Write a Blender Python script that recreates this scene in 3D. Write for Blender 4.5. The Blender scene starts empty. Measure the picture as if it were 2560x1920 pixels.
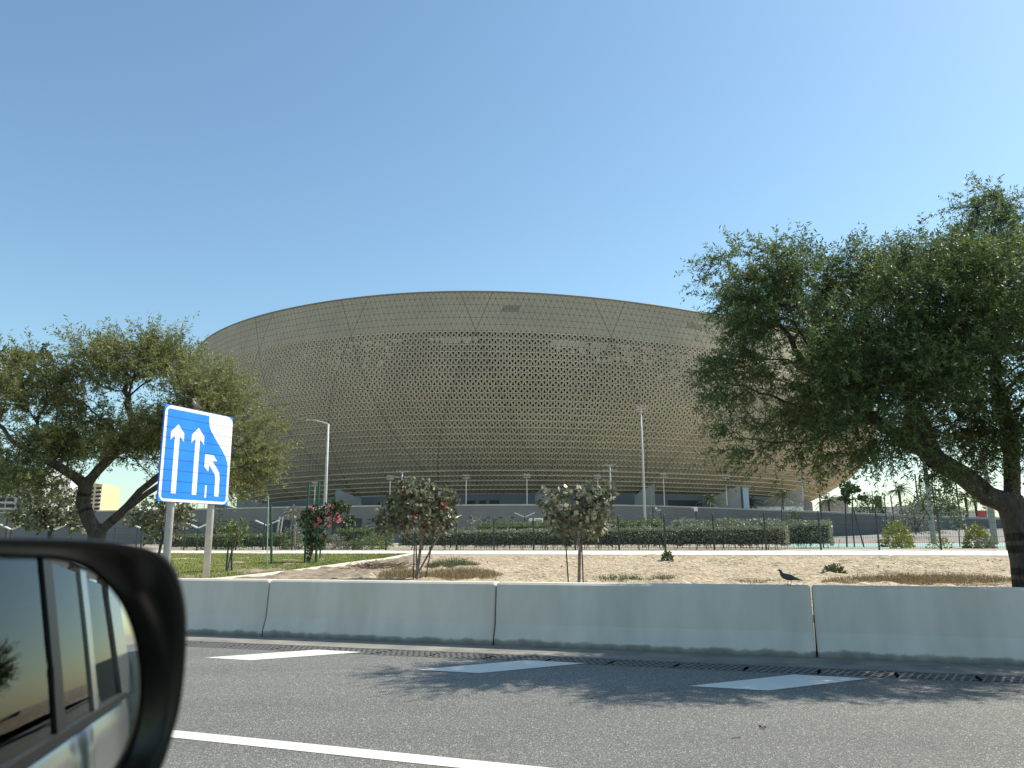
import bpy, math, random
import numpy as np
from mathutils import Matrix, Vector, noise as mnoise

rng = np.random.default_rng(7)
random.seed(7)
scene = bpy.context.scene
COL = scene.collection

# ------------------------------------------------------------------ camera
F = 1923.0; PITCH = math.radians(11.43); ROLL = math.radians(-0.4); CH = 1.59
camd = bpy.data.cameras.new("camera"); cam = bpy.data.objects.new("camera", camd); COL.objects.link(cam)
camd.sensor_width = 36.0; camd.lens = 36.0 * F / 2560.0
camd.clip_start = 0.02; camd.clip_end = 6000
cam.matrix_world = Matrix.Translation((0, 0, CH)) @ Matrix.Rotation(math.pi/2 + PITCH, 4, 'X') @ Matrix.Rotation(ROLL, 4, 'Z')
camd.dof.use_dof = True; camd.dof.focus_distance = 22.0; camd.dof.aperture_fstop = 6.0
scene.camera = cam

# ------------------------------------------------------------------ sky, sun, exposure
SUN_AZ, SUN_EL = math.radians(70), math.radians(49)
w = bpy.data.worlds.new("World"); scene.world = w; w.use_nodes = True
nt = w.node_tree; bg = nt.nodes['Background']
sky = nt.nodes.new('ShaderNodeTexSky'); sky.sky_type = 'NISHITA'; sky.sun_disc = False
sky.sun_elevation = SUN_EL; sky.sun_rotation = SUN_AZ
sky.air_density = 1.15; sky.dust_density = 0.65; sky.ozone_density = 1.5
tint = nt.nodes.new('ShaderNodeMix'); tint.data_type = 'RGBA'; tint.blend_type = 'MULTIPLY'; tint.inputs[0].default_value = 1.0
tint.inputs[7].default_value = (0.86, 1.0, 0.98, 1)
nt.links.new(sky.outputs[0], tint.inputs[6]); nt.links.new(tint.outputs[2], bg.inputs[0]); bg.inputs[1].default_value = 0.1
sd = bpy.data.lights.new("sun", 'SUN'); sd.energy = 3.6; sd.angle = math.radians(0.55); sd.color = (1.0, 0.93, 0.81)
sun = bpy.data.objects.new("sun", sd); COL.objects.link(sun)
SD = Vector((math.sin(SUN_AZ)*math.cos(SUN_EL), math.cos(SUN_AZ)*math.cos(SUN_EL), math.sin(SUN_EL)))
sun.rotation_euler = SD.to_track_quat('Z', 'Y').to_euler()
sun.location = (40, 20, 60)
scene.view_settings.view_transform = 'Standard'; scene.view_settings.look = 'None'
scene.view_settings.exposure = 0.85; scene.view_settings.gamma = 1.0

# ------------------------------------------------------------------ survey helpers (photo pixel -> place)
Rm = np.array(cam.matrix_world.to_3x3())
def ray(px, py): return Rm @ np.array([(px-1280)/F, (960-py)/F, -1.0])
def at_z(px, py, z=0.0):
    d = ray(px, py); return np.array([0, 0, CH]) + d*(z-CH)/d[2]
def at_y(px, py, Y):
    d = ray(px, py); return np.array([0, 0, CH]) + d*Y/d[1]
def xy(px, Y): return at_y(px, 1300, Y)[0]

# road frame: s runs along the road (to the right, towards traffic), v across it
DS = np.array([0.9477, -0.319]); DV = np.array([0.319, 0.9477])
def rd(s, v, z=0.0):
    p = DS*s + DV*v; return np.array([p[0], p[1], z])
def fence_y(x): return 45.06 - 0.494*x
def barr_y(x): return 12.28 - 0.337*x + 0.55
def ter(x, y):
    yb, yf = barr_y(x), fence_y(x); yp = yf - 4.6
    if y >= yf: return 1.0
    if y >= yp: return 0.82 + 0.18*(y-yp)/4.6
    t = min(1, max(0, (y-yb)/(yp-yb)))
    return 0.40 + 0.42*t
def ground_at(px, py):
    d = ray(px, py); o = np.array([0, 0, CH]); t = 14.0
    while t < 400:
        p = o + d*t/d[1]
        if p[1] > barr_y(p[0]) and p[2] <= ter(p[0], p[1]): return p
        t += 0.05
    return o + d*50

# ------------------------------------------------------------------ object helpers
def tag(o, label=None, cat=None, group=None, kind=None):
    if label: o['label'] = label
    if cat: o['category'] = cat
    if group: o['group'] = group
    if kind: o['kind'] = kind
    return o
def thing(name, loc, label, cat, group=None):
    o = bpy.data.objects.new(name, None); COL.objects.link(o); o.location = tuple(float(c) for c in loc)
    o.empty_display_size = 0.3
    return tag(o, label, cat, group)
def root_loc(o):
    l = np.zeros(3)
    while o is not None:
        l = l + np.array(o.location); o = o.parent
    return l
class MB:
    def __init__(s): s.v = []; s.f = []; s.n = 0
    def add(s, verts, faces):
        verts = np.asarray(verts, float).reshape(-1, 3)
        s.v.append(verts); b = s.n
        if isinstance(faces, np.ndarray): s.f.append(faces + b)
        else: s.f.append([tuple(i+b for i in f) for f in faces])
        s.n += len(verts); return s
    def box(s, c, size, M=None):
        x, y, z = [q/2 for q in size]
        v = np.array([[-x,-y,-z],[x,-y,-z],[x,y,-z],[-x,y,-z],[-x,-y,z],[x,-y,z],[x,y,z],[-x,y,z]])
        if M is not None: v = v @ np.asarray(M).T
        return s.add(v + np.asarray(c, float), [(0,3,2,1),(4,5,6,7),(0,1,5,4),(1,2,6,5),(2,3,7,6),(3,0,4,7)])
    def tube(s, pts, rad, n=8, cap=True):
        pts = np.asarray(pts, float); m = len(pts)
        rad = np.full(m, rad) if np.isscalar(rad) else np.asarray(rad, float)
        T = np.gradient(pts, axis=0); T /= np.linalg.norm(T, axis=1)[:, None] + 1e-9
        up = np.array([0, 0, 1.0]) if abs(T[0][2]) < 0.9 else np.array([1.0, 0, 0])
        a = np.linspace(0, 2*math.pi, n, endpoint=False); rings = []
        for i in range(m):
            u = np.cross(up, T[i]); u /= np.linalg.norm(u)+1e-9; q = np.cross(T[i], u); up = np.cross(T[i], u) if False else up
            rings.append(pts[i] + rad[i]*(np.cos(a)[:, None]*u + np.sin(a)[:, None]*q))
        V = np.concatenate(rings); fs = []
        for i in range(m-1):
            for k in range(n):
                k2 = (k+1) % n; fs.append((i*n+k, i*n+k2, (i+1)*n+k2, (i+1)*n+k))
        if cap: fs.append(tuple(range(n-1, -1, -1))); fs.append(tuple(range((m-1)*n, m*n)))
        return s.add(V, fs)
    def prism(s, poly, off):
        poly = np.asarray(poly, float); off = np.asarray(off, float); n = len(poly)
        fs = [tuple(range(n-1, -1, -1)), tuple(range(n, 2*n))]
        for k in range(n): fs.append((k, (k+1) % n, n+(k+1) % n, n+k))
        return s.add(np.concatenate([poly, poly+off]), fs)
    def build(s, name, mat, parent=None, smooth=False, origin=None):
        me = bpy.data.meshes.new(name)
        V = np.concatenate(s.v) if s.v else np.zeros((0, 3))
        o0 = np.zeros(3) if (parent is None and origin is None) else (root_loc(parent) if parent is not None else np.asarray(origin, float))
        V = V - o0
        me.vertices.add(len(V)); me.vertices.foreach_set('co', V.astype(np.float32).ravel())
        idx = []; starts = []; tot = 0
        for blk in s.f:
            if isinstance(blk, np.ndarray):
                k = blk.shape[1]; idx.append(blk.ravel()); starts.append(tot + np.arange(len(blk))*k); tot += blk.size
            else:
                for f in blk:
                    idx.append(np.array(f)); starts.append(np.array([tot])); tot += len(f)
        idx = np.concatenate(idx).astype(np.int32); starts = np.concatenate(starts).astype(np.int32)
        me.loops.add(len(idx)); me.loops.foreach_set('vertex_index', idx)
        me.polygons.add(len(starts)); me.polygons.foreach_set('loop_start', starts)
        me.polygons.foreach_set('use_smooth', np.full(len(starts), bool(smooth)))
        me.update(calc_edges=True); me.validate()
        me.materials.append(mat)
        o = bpy.data.objects.new(name, me); COL.objects.link(o)
        if parent is not None: o.parent = parent
        elif origin is not None: o.location = tuple(float(c) for c in o0)
        return o
def structure(name, mb, mat, smooth=False):
    o = mb.build(name, mat, smooth=smooth); o['kind'] = 'structure'; return o
def copy_tree(o, parent=None):
    c = o.copy(); COL.objects.link(c); c.parent = parent
    for ch in list(o.children): copy_tree(ch, c)
    return c
def rotz(a): return np.array([[math.cos(a), -math.sin(a), 0], [math.sin(a), math.cos(a), 0], [0, 0, 1]])

# ------------------------------------------------------------------ materials
def mat_new(name):
    m = bpy.data.materials.new(name); m.use_nodes = True
    t = m.node_tree; return m, t, t.nodes['Principled BSDF']
def P(name, col, rough=0.6, metal=0.0, var=0.0, vscale=3.0, bump=0.0, bscale=40.0, spec=0.5, col2=None, detail=6, stretch=None):
    m, t, b = mat_new(name); N = t.nodes; L = t.links
    b.inputs['Roughness'].default_value = rough; b.inputs['Metallic'].default_value = metal
    b.inputs['Specular IOR Level'].default_value = spec
    c = (*col, 1)
    if var > 0 or col2 is not None or bump > 0:
        tc = N.new('ShaderNodeTexCoord'); src = tc.outputs['Object']
        if stretch:
            mp = N.new('ShaderNodeMapping'); mp.inputs['Scale'].default_value = stretch
            L.new(src, mp.inputs[0]); src = mp.outputs[0]
    if var > 0 or col2 is not None:
        n = N.new('ShaderNodeTexNoise'); n.inputs['Scale'].default_value = vscale; n.inputs['Detail'].default_value = detail
        L.new(src, n.inputs['Vector'])
        r = N.new('ShaderNodeValToRGB'); L.new(n.outputs['Fac'], r.inputs[0])
        r.color_ramp.elements[0].position = 0.32; r.color_ramp.elements[1].position = 0.68
        c2 = (*col2, 1) if col2 else tuple(min(1, x*(1+var)) for x in col) + (1,)
        c1 = c if col2 else tuple(x*(1-var) for x in col) + (1,)
        r.color_ramp.elements[0].color = c1; r.color_ramp.elements[1].color = c2
        L.new(r.outputs[0], b.inputs['Base Color'])
    else: b.inputs['Base Color'].default_value = c
    if bump > 0:
        n2 = N.new('ShaderNodeTexNoise'); n2.inputs['Scale'].default_value = bscale; n2.inputs['Detail'].default_value = 5
        L.new(src, n2.inputs['Vector'])
        bp = N.new('ShaderNodeBump'); bp.inputs['Strength'].default_value = bump; bp.inputs['Distance'].default_value = 0.02
        L.new(n2.outputs['Fac'], bp.inputs['Height']); L.new(bp.outputs[0], b.inputs['Normal'])
    return m
def leaf_mat(name, c1, c2, trans=0.3, rough=0.5):
    m, t, b = mat_new(name); N = t.nodes; L = t.links
    g = N.new('ShaderNodeNewGeometry'); r = N.new('ShaderNodeValToRGB')
    L.new(g.outputs['Random Per Island'], r.inputs[0])
    r.color_ramp.elements[0].color = (*c1, 1); r.color_ramp.elements[1].color = (*c2, 1)
    L.new(r.outputs[0], b.inputs['Base Color']); b.inputs['Roughness'].default_value = rough
    tr = N.new('ShaderNodeBsdfTranslucent'); L.new(r.outputs[0], tr.inputs[0])
    mx = N.new('ShaderNodeMixShader'); mx.inputs[0].default_value = trans
    L.new(b.outputs[0], mx.inputs[1]); L.new(tr.outputs[0], mx.inputs[2])
    L.new(mx.outputs[0], N['Material Output'].inputs[0]); return m

M = {}
M['white_paint'] = P('white_paint', (0.78, 0.78, 0.76), 0.5)
M['marking'] = P('road_paint', (0.70, 0.68, 0.60), 0.7, col2=(0.42, 0.42, 0.40), vscale=38, detail=9, bump=0.3, bscale=160)
rr = [n for n in M['marking'].node_tree.nodes if n.type == 'VALTORGB'][0]
rr.color_ramp.elements[0].position = 0.60; rr.color_ramp.elements[1].position = 0.82
M['dark_metal'] = P('dark_green_metal', (0.035, 0.05, 0.048), 0.5, 0.2)
M['green_post'] = P('green_post', (0.02, 0.10, 0.06), 0.5)
M['galv'] = P('galvanised', (0.46, 0.46, 0.43), 0.55, 0.0, var=0.12, vscale=6)
M['pole_grey'] = P('pole_grey', (0.27, 0.255, 0.235), 0.7)
M['black_plastic'] = P('black_plastic', (0.006, 0.006, 0.009), 0.3)
M['bezel'] = P('bezel_plastic', (0.012, 0.011, 0.010), 0.22)
M['bark'] = P('bark', (0.075, 0.062, 0.05), 0.9, var=0.4, vscale=9, bump=1.0, bscale=14, stretch=(3, 3, 0.6))
M['bark_pale'] = P('bark_pale', (0.22, 0.19, 0.16), 0.9, var=0.3, vscale=9, bump=0.6, bscale=30)
M['leaf_acacia'] = leaf_mat('leaf_acacia', (0.055, 0.095, 0.026), (0.19, 0.25, 0.08), 0.45)
M['leaf_acacia_pale'] = leaf_mat('leaf_acacia_pale', (0.14, 0.16, 0.05), (0.30, 0.31, 0.12), 0.45)
M['leaf_dark'] = leaf_mat('leaf_dark', (0.030, 0.055, 0.014), (0.075, 0.115, 0.025), 0.2)
M['leaf_cordia'] = leaf_mat('leaf_cordia', (0.065, 0.085, 0.035), (0.36, 0.36, 0.25), 0.18, 0.4)
M['leaf_hedge'] = leaf_mat('leaf_hedge', (0.15, 0.17, 0.10), (0.36, 0.38, 0.25), 0.22)
M['leaf_hedge_green'] = leaf_mat('leaf_hedge_green', (0.09, 0.13, 0.04), (0.22, 0.27, 0.09), 0.22)
M['leaf_yellow'] = leaf_mat('leaf_yellow', (0.11, 0.14, 0.018), (0.34, 0.32, 0.04), 0.25)
M['leaf_grey'] = leaf_mat('leaf_grey', (0.13, 0.135, 0.10), (0.28, 0.28, 0.21), 0.15)
M['leaf_palm'] = leaf_mat('leaf_palm', (0.06, 0.085, 0.035), (0.13, 0.16, 0.07), 0.2)
M['petal_pink'] = leaf_mat('petal_pink', (0.62, 0.13, 0.19), (0.85, 0.38, 0.42), 0.3)
M['petal_orange'] = leaf_mat('petal_orange', (0.75, 0.12, 0.03), (0.85, 0.25, 0.06), 0.2)
M['dry_grass'] = leaf_mat('dry_grass', (0.20, 0.145, 0.07), (0.36, 0.28, 0.15), 0.2)
M['weed'] = leaf_mat('weed', (0.06, 0.09, 0.03), (0.16, 0.17, 0.07), 0.2)
M['grass'] = leaf_mat('grass', (0.08, 0.115, 0.012), (0.19, 0.20, 0.03), 0.25)
M['core'] = P('hedge_core', (0.045, 0.05, 0.03), 0.95)
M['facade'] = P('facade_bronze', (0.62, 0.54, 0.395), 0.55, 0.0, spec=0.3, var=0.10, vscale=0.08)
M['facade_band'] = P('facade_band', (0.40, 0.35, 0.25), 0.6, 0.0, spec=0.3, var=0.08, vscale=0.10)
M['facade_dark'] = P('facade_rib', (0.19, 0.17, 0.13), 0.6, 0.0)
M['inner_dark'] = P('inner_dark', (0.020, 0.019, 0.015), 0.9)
M['sunlit_fill'] = P('facade_sunlit_fill', (0.56, 0.50, 0.38), 0.5, 0.1, var=0.2, vscale=0.4)  # pale colour stands for sunlight on the structure behind the lattice
M['concrete'] = P('concrete', (0.42, 0.405, 0.365), 0.85, var=0.12, vscale=0.35, bump=0.2, bscale=3)
M['concrete_wall'] = P('wall_concrete', (0.17, 0.175, 0.175), 0.85, var=0.06, vscale=0.25)
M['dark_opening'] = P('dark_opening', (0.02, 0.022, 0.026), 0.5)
M['sign_blue'] = P('sign_blue', (0.0, 0.185, 0.72), 0.4, col2=(0.012, 0.235, 0.84), vscale=1.6, detail=10)
M['sign_white'] = P('sign_white', (0.76, 0.76, 0.74), 0.45, col2=(0.84, 0.84, 0.83), vscale=2.2, detail=10)
M['seam'] = P('seam_dark', (0.05, 0.06, 0.08), 0.7)
M['lawn'] = P('lawn_ground', (0.10, 0.125, 0.016), 0.95, col2=(0.20, 0.205, 0.035), vscale=1.1, detail=10, bump=0.6, bscale=60)
M['path'] = P('path_paving', (0.72, 0.66, 0.53), 0.85, var=0.06, vscale=1.5)
M['kerb'] = P('kerb_stone', (0.66, 0.62, 0.53), 0.85, var=0.15, vscale=4)
M['ground'] = P('ground_sandy', (0.36, 0.31, 0.23), 0.95, var=0.25, vscale=0.12)
M['court_green'] = P('court_mint', (0.27, 0.39, 0.33), 0.7, var=0.05, vscale=0.5)
M['court_red'] = P('court_red', (0.36, 0.19, 0.15), 0.8, var=0.1, vscale=0.5)
M['grate'] = P('grate_iron', (0.17, 0.165, 0.15), 0.75, 0.1, var=0.2, vscale=20)
M['feather'] = P('feather_grey', (0.085, 0.075, 0.068), 0.7, var=0.2, vscale=14)
M['feather_light'] = P('feather_pale', (0.30, 0.26, 0.22), 0.7, var=0.2, vscale=14)
M['apt_white'] = P('apt_white', (0.62, 0.62, 0.60), 0.8)
M['apt_grey'] = P('apt_grey', (0.42, 0.42, 0.41), 0.8)
M['apt_yellow'] = P('apt_yellow', (0.72, 0.55, 0.30), 0.8)
M['window_dark'] = P('window_glass', (0.10, 0.13, 0.14), 0.15)
M['red_paint'] = P('red_paint', (0.62, 0.03, 0.05), 0.5)
M['silver'] = P('car_silver', (0.36, 0.37, 0.37), 0.24, 0.7)
M['car_glass'] = P('car_glass', (0.012, 0.014, 0.015), 0.02, spec=0.9)
M['rubber'] = P('rubber_black', (0.012, 0.012, 0.012), 0.5)
M['interior'] = P('car_interior', (0.035, 0.03, 0.027), 0.8)
M['twig_dark'] = P('dry_twigs', (0.13, 0.09, 0.06), 0.9, var=0.3)
M['steel_blue'] = P('roof_blue', (0.32, 0.40, 0.48), 0.5)
M['tank_green'] = P('tank_green', (0.10, 0.13, 0.11), 0.7)

def glass_mat():
    m, t, b = mat_new('car_glass'); N = t.nodes; L = t.links
    tr = N.new('ShaderNodeBsdfTransparent'); tr.inputs[0].default_value = (.78, .82, .80, 1); gl_ = N.new('ShaderNodeBsdfGlossy'); gl_.inputs['Roughness'].default_value = .01
    fr = N.new('ShaderNodeFresnel'); fr.inputs[0].default_value = 1.6; mx = N.new('ShaderNodeMixShader'); L.new(fr.outputs[0], mx.inputs[0]); L.new(tr.outputs[0], mx.inputs[1]); L.new(gl_.outputs[0], mx.inputs[2]); L.new(mx.outputs[0], N['Material Output'].inputs[0]); return m
M['car_glass'] = glass_mat()
# mirror glass
m, t, b = mat_new('mirror_glass'); b.inputs['Base Color'].default_value = (0.62, 0.64, 0.63, 1)
b.inputs['Metallic'].default_value = 1.0; b.inputs['Roughness'].default_value = 0.0; M['mirror'] = m
# asphalt
def asphalt():
    m, t, b = mat_new('asphalt'); N = t.nodes; L = t.links
    tc = N.new('ShaderNodeTexCoord')
    vo = N.new('ShaderNodeTexVoronoi'); vo.inputs['Scale'].default_value = 100; L.new(tc.outputs['Object'], vo.inputs['Vector'])
    sp = N.new('ShaderNodeSeparateColor'); L.new(vo.outputs['Color'], sp.inputs[0])
    r = N.new('ShaderNodeValToRGB'); L.new(sp.outputs[0], r.inputs[0])
    e = r.color_ramp.elements; e[0].color = (0.080, 0.081, 0.075, 1); e[1].color = (0.46, 0.45, 0.40, 1)
    e[0].position = 0.0; e[1].position = 1.0
    k = r.color_ramp.elements.new(0.6); k.color = (0.142, 0.142, 0.131, 1); k = r.color_ramp.elements.new(0.93); k.color = (0.22, 0.218, 0.20, 1)
    n = N.new('ShaderNodeTexNoise'); n.inputs['Scale'].default_value = 0.45; n.inputs['Detail'].default_value = 8
    mp = N.new('ShaderNodeMapping'); mp.inputs['Rotation'].default_value = (0, 0, 0.325); mp.inputs['Scale'].default_value = (0.35, 1.6, 1)
    L.new(tc.outputs['Object'], mp.inputs[0]); L.new(mp.outputs[0], n.inputs['Vector'])
    r2 = N.new('ShaderNodeValToRGB'); L.new(n.outputs['Fac'], r2.inputs[0])
    r2.color_ramp.elements[0].color = (0.90, 0.88, 0.85, 1); r2.color_ramp.elements[0].position = 0.3
    r2.color_ramp.elements[1].color = (1.20, 1.19, 1.14, 1); r2.color_ramp.elements[1].position = 0.7
    mx = N.new('ShaderNodeMix'); mx.data_type = 'RGBA'; mx.blend_type = 'MULTIPLY'; mx.inputs[0].default_value = 1
    L.new(r.outputs[0], mx.inputs[6]); L.new(r2.outputs[0], mx.inputs[7]); L.new(mx.outputs[2], b.inputs['Base Color'])
    n5 = N.new('ShaderNodeTexNoise'); n5.inputs['Scale'].default_value = 1.3; n5.inputs['Detail'].default_value = 6; n5.inputs['Roughness'].default_value = .7
    L.new(tc.outputs['Object'], n5.inputs['Vector']); r5 = N.new('ShaderNodeValToRGB'); L.new(n5.outputs['Fac'], r5.inputs[0])
    r5.color_ramp.elements[0].position = .28; r5.color_ramp.elements[0].color = (.78, .78, .78, 1); r5.color_ramp.elements[1].position = .42; r5.color_ramp.elements[1].color = (1, 1, 1, 1)
    mx5 = N.new('ShaderNodeMix'); mx5.data_type = 'RGBA'; mx5.blend_type = 'MULTIPLY'; mx5.inputs[0].default_value = 1
    L.new(mx.outputs[2], mx5.inputs[6]); L.new(r5.outputs[0], mx5.inputs[7]); L.new(mx5.outputs[2], b.inputs['Base Color'])
    b.inputs['Roughness'].default_value = 0.75
    bp = N.new('ShaderNodeBump'); bp.inputs['Strength'].default_value = 0.7; bp.inputs['Distance'].default_value = 0.008
    L.new(vo.outputs['Distance'], bp.inputs['Height']); L.new(bp.outputs[0], b.inputs['Normal']); return m
M['asphalt'] = asphalt()
M['gutter'] = P('gutter_concrete', (0.17, 0.165, 0.15), 0.9, col2=(0.30, 0.28, 0.23), vscale=2.0, detail=10, bump=0.5, bscale=60)
# barrier concrete: painted grey, dirt near the foot
def barrier_mat():
    m, t, b = mat_new('barrier_concrete'); N = t.nodes; L = t.links
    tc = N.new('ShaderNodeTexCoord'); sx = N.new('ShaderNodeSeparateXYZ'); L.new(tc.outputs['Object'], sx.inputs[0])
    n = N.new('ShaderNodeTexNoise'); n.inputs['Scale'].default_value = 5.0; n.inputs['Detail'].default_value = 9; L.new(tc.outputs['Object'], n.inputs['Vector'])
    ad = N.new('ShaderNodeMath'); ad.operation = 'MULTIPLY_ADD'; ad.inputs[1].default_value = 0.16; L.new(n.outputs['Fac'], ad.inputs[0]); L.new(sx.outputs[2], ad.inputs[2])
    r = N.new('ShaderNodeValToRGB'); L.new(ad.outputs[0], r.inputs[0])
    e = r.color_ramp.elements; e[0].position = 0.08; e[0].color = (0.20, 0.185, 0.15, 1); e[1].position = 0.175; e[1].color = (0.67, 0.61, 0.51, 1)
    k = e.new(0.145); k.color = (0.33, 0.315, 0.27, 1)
    n2 = N.new('ShaderNodeTexNoise'); n2.inputs['Scale'].default_value = 1.6; n2.inputs['Detail'].default_value = 10
    mp = N.new('ShaderNodeMapping'); mp.inputs['Scale'].default_value = (1.5, 1.5, 0.35); L.new(tc.outputs['Object'], mp.inputs[0]); L.new(mp.outputs[0], n2.inputs['Vector'])
    r2 = N.new('ShaderNodeValToRGB'); L.new(n2.outputs['Fac'], r2.inputs[0])
    r2.color_ramp.elements[0].color = (0.84, 0.84, 0.82, 1); r2.color_ramp.elements[0].position = 0.32
    r2.color_ramp.elements[1].color = (1.03, 1.03, 1.03, 1); r2.color_ramp.elements[1].position = 0.65
    mx = N.new('ShaderNodeMix'); mx.data_type = 'RGBA'; mx.blend_type = 'MULTIPLY'; mx.inputs[0].default_value = 1
    L.new(r.outputs[0], mx.inputs[6]); L.new(r2.outputs[0], mx.inputs[7])
    mp4 = N.new('ShaderNodeMapping'); mp4.inputs['Rotation'].default_value = (0, 0, 0.325); mp4.inputs['Scale'].default_value = (0.9, 1, 9); n4 = N.new('ShaderNodeTexNoise'); n4.inputs['Scale'].default_value = 2.4; n4.inputs['Detail'].default_value = 11; n4.inputs['Roughness'].default_value = .72
    L.new(tc.outputs['Object'], mp4.inputs[0]); L.new(mp4.outputs[0], n4.inputs['Vector']); r4 = N.new('ShaderNodeValToRGB'); L.new(n4.outputs['Fac'], r4.inputs[0])
    r4.color_ramp.elements[0].position = .24; r4.color_ramp.elements[0].color = (.55, .54, .52, 1); r4.color_ramp.elements[1].position = .36; r4.color_ramp.elements[1].color = (1, 1, 1, 1)
    mx4 = N.new('ShaderNodeMix'); mx4.data_type = 'RGBA'; mx4.blend_type = 'MULTIPLY'; mx4.inputs[0].default_value = 1
    L.new(mx.outputs[2], mx4.inputs[6]); L.new(r4.outputs[0], mx4.inputs[7]); L.new(mx4.outputs[2], b.inputs['Base Color'])
    b.inputs['Roughness'].default_value = 0.75
    n3 = N.new('ShaderNodeTexNoise'); n3.inputs['Scale'].default_value = 70; L.new(tc.outputs['Object'], n3.inputs['Vector'])
    bp = N.new('ShaderNodeBump'); bp.inputs['Strength'].default_value = 0.15; bp.inputs['Distance'].default_value = 0.01
    L.new(n3.outputs['Fac'], bp.inputs['Height']); L.new(bp.outputs[0], b.inputs['Normal']); return m
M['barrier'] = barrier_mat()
def sand_mat():
    m, t, b = mat_new('sand'); N = t.nodes; L = t.links
    tc = N.new('ShaderNodeTexCoord')
    n = N.new('ShaderNodeTexNoise'); n.inputs['Scale'].default_value = 2.2; n.inputs['Detail'].default_value = 12; n.inputs['Roughness'].default_value = 0.65
    mp = N.new('ShaderNodeMapping'); mp.inputs['Rotation'].default_value = (0, 0, 0.4); mp.inputs['Scale'].default_value = (0.6, 1.2, 1)
    L.new(tc.outputs['Object'], mp.inputs[0]); L.new(mp.outputs[0], n.inputs['Vector'])
    r = N.new('ShaderNodeValToRGB'); L.new(n.outputs['Fac'], r.inputs[0])
    e = r.color_ramp.elements; e[0].position = 0.30; e[0].color = (0.32, 0.23, 0.145, 1); e[1].position = 0.70; e[1].color = (0.64, 0.52, 0.355, 1)
    k = e.new(0.45); k.color = (0.53, 0.42, 0.275, 1)
    L.new(r.outputs[0], b.inputs['Base Color']); b.inputs['Roughness'].default_value = 0.95
    n2 = N.new('ShaderNodeTexNoise'); n2.inputs['Scale'].default_value = 9; n2.inputs['Detail'].default_value = 10; L.new(mp.outputs[0], n2.inputs['Vector'])
    bp = N.new('ShaderNodeBump'); bp.inputs['Strength'].default_value = 1.0; bp.inputs['Distance'].default_value = 0.28
    L.new(n2.outputs['Fac'], bp.inputs['Height']); L.new(bp.outputs[0], b.inputs['Normal']); return m
M['sand'] = sand_mat()
M['soil'] = P('soil', (0.13, 0.10, 0.065), 0.95, col2=(0.34, 0.27, 0.19), vscale=2.5, detail=12, bump=1.0, bscale=9)
def wall_mat():
    m = M['concrete_wall']; t = m.node_tree; N = t.nodes; L = t.links; b = N['Principled BSDF']
    tc = N.new('ShaderNodeTexCoord'); wv = N.new('ShaderNodeTexWave'); wv.bands_direction = 'Z'; wv.inputs['Scale'].default_value = 0.55
    wv.wave_profile = 'SAW'; L.new(tc.outputs['Object'], wv.inputs['Vector'])
    bp = N.new('ShaderNodeBump'); bp.inputs['Strength'].default_value = 0.5; bp.inputs['Distance'].default_value = 0.1
    L.new(wv.outputs['Fac'], bp.inputs['Height']); L.new(bp.outputs[0], b.inputs['Normal'])
wall_mat()

# ================================================================== SETTING
g = MB(); g.add([[-3000, -800, -0.4], [3000, -800, -0.4], [3000, 14, -0.4], [-3000, 14, -0.4]], [(0, 1, 2, 3)])
structure('ground_below', g, M['ground'])
def strip(v0, v1, z, s0=-120, s1=120): return [rd(s0, v0, z), rd(s1, v0, z), rd(s1, v1, z), rd(s0, v1, z)]
g = MB(); a = strip(-14, 10.22, 0.0); bt = strip(-14, 10.22, -0.5); g.add(a+bt, [(0,1,2,3), (3,2,6,7)]); structure('road', g, M['asphalt'])
g = MB(); a = strip(10.80, 12.4, 0.0); bt = strip(10.80, 12.4, -0.5); g.add(a+bt, [(0,1,2,3), (1,0,4,5)]); structure('gutter', g, M['gutter'])
g = MB(); g.add(strip(10.2, 10.82, -0.22), [(0, 1, 2, 3)])
g.add(strip(10.226, 10.226, -0.22)[:2]+strip(10.226, 10.226, -0.009)[:2], [(0, 1, 3, 2)]); g.add(strip(10.794, 10.794, -0.22)[:2]+strip(10.794, 10.794, -0.009)[:2], [(0, 1, 3, 2)]); structure('drain_channel', g, M['inner_dark'])  # near-black floor and walls paint in the shade under the grate slots
# markings
g = MB(); g.add([[-14, 5.975+.3735*14, .004], [-14, 5.745+.3785*14, .004], [14, 5.745-.3785*14, .004], [14, 5.975-.3735*14, .004]], [(0, 1, 2, 3)])
structure('lane_line', g, M['marking'])
for q in ([(-4.316, 11.278), (-3.588, 11.01), (-2.192, 11.715), (-2.927, 11.998)],
          [(-1.205, 10.128), (-0.422, 9.848), (0.935, 10.553), (0.162, 10.84)],
          [(1.917, 8.922), (2.689, 8.634), (4.051, 9.292), (3.308, 9.599)]):
    g = MB(); g.add([[x, y, .004] for x, y in q], [(0, 1, 2, 3)]); structure('road_marking', g, M['marking'])

# sand bank between barrier and path (one grid, finer near the view)
def fbm(x, y, s, o=4): return mnoise.fractal(Vector((x*s, y*s, 3.7)), 0.9, 2.1, o)
xs = np.concatenate([np.linspace(-70, -12, 40), np.arange(-11.7, 30, 0.17), np.linspace(30.5, 80, 40)])
ws = np.linspace(0, 1, 150)
V = []
for wv in ws:
    for x in xs:
        yb, yp = barr_y(x) + 0.02, fence_y(x) - 4.6
        y = yb + (yp-yb)*wv if yp > yb else yb
        z = ter(x, y) - (0.0 if x > -9 else 0.0)
        am = min(1, max(0, (1-wv)*12)) * min(1, wv*20 if wv > 0 else 0)
        z += am*(0.09*fbm(x, y, 0.35) + 0.08*fbm(x+9, y*.7, 1.3) + 0.055*fbm(x, y*.7+5, 3.4, 3))
        V.append((x, y, z))
n = len(xs); idx = np.arange(len(ws)*n).reshape(len(ws), n)
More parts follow.
